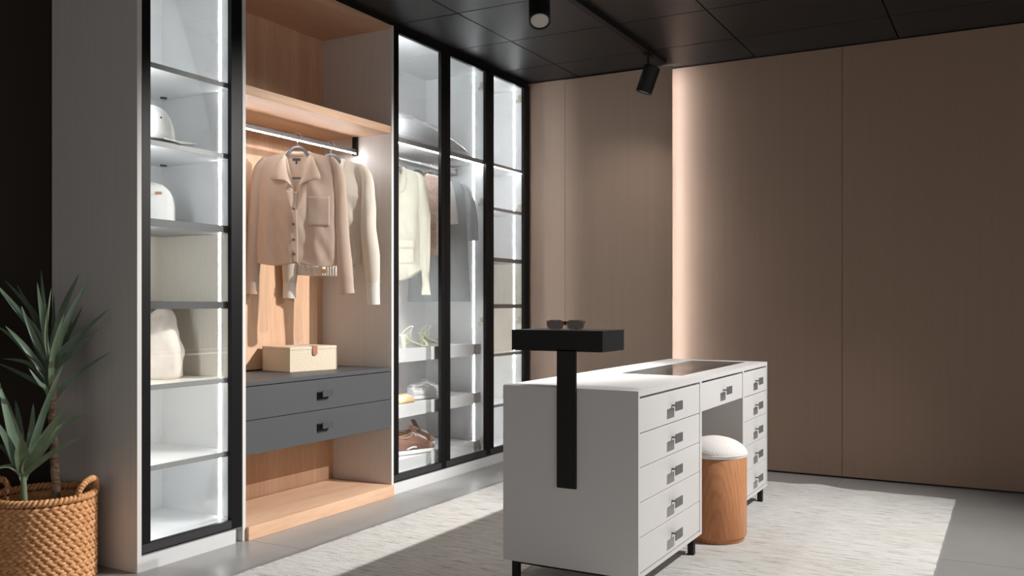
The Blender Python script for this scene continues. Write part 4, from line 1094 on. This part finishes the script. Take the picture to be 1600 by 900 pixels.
# crown of the tall stem: (base, middle, tip) seen in the photograph and depth of the tip behind (+) or before (-) the stem
L1 = [((76, 560), (70, 490), (64, 421), 0.04, .028, .7), ((74, 552), (66, 495), (58, 441), -.05, .022, .2), ((70, 535), (52, 488), (7, 437), .07, .028, .5),
      ((60, 528), (30, 487), (-8, 442), -.08, .030, .4), ((76, 570), (58, 505), (26, 444), .10, .026, -.3), ((72, 570), (50, 520), (33, 478), -.06, .024, .3),
      ((82, 552), (97, 487), (124, 427), .06, .034, .5), ((83, 572), (105, 500), (146, 424), -.08, .026, .3), ((86, 560), (108, 520), (129, 479), .10, .028, -.8),
      ((86, 566), (118, 528), (171, 482), .04, .026, .3), ((86, 578), (115, 549), (156, 512), -.09, .032, .5), ((84, 628), (118, 586), (174, 549), .02, .022, .3),
      ((70, 590), (40, 543), (8, 509), -.08, .026, .4), ((66, 588), (28, 535), (-6, 508), .05, .022, .4), ((72, 602), (45, 568), (4, 560), -.06, .022, .6),
      ((70, 610), (35, 585), (-4, 567), .10, .022, -.5), ((79, 580), (83, 520), (84, 460), .11, .026, -.6), ((77, 565), (72, 520), (80, 450), -.10, .020, .8),
      ((84, 585), (100, 545), (112, 500), .12, .026, -.6), ((74, 585), (55, 540), (42, 500), .12, .026, -.6), ((80, 590), (84, 545), (100, 490), -.12, .022, .3),
      ((73, 612), (62, 598), (44, 574), -.10, .018, .6)]
for b0, m0, t0, dz, w, tw_ in L1:
    d0 = DP + .02
    leaf([at(80 + (b0[0] - 80) * .35, b0[1] + 22, d0), at(b0[0], b0[1] - 4, d0 + dz * .25), at(m0[0], m0[1], d0 + dz * .65), at(t0[0], t0[1], d0 + dz)], w, 'leaf' if random.random() < .7 else 'leaf2', tw_)
L2 = [((46, 716), (70, 640), (98, 570), -.06, .030, .4), ((44, 724), (75, 676), (104, 634), -.10, .042, .5), ((48, 730), (95, 668), (140, 644), .06, .026, .3),
      ((46, 735), (90, 702), (135, 680), -.04, .024, .3), ((36, 728), (34, 705), (33, 683), -.13, .052, .2), ((28, 715), (14, 660), (-4, 590), -.03, .036, .5),
      ((30, 712), (22, 665), (4, 610), .05, .032, .4), ((24, 718), (12, 690), (-8, 655), -.10, .036, .5), ((26, 726), (10, 705), (-8, 690), -.08, .026, .6),
      ((30, 738), (14, 728), (-8, 733), -.10, .024, .7), ((36, 715), (30, 660), (24, 625), .08, .026, .3), ((42, 712), (50, 665), (52, 630), .09, .026, -.4)]
for b0, m0, t0, dz, w, tw_ in L2:
    d0 = DP - .04
    leaf([at(37 + (b0[0] - 37) * .3, b0[1] + 16, d0), at(b0[0], b0[1], d0 + dz * .25), at(m0[0], m0[1], d0 + dz * .65), at(t0[0], t0[1], d0 + dz)], w, 'leaf2' if random.random() < .5 else 'leaf', tw_)
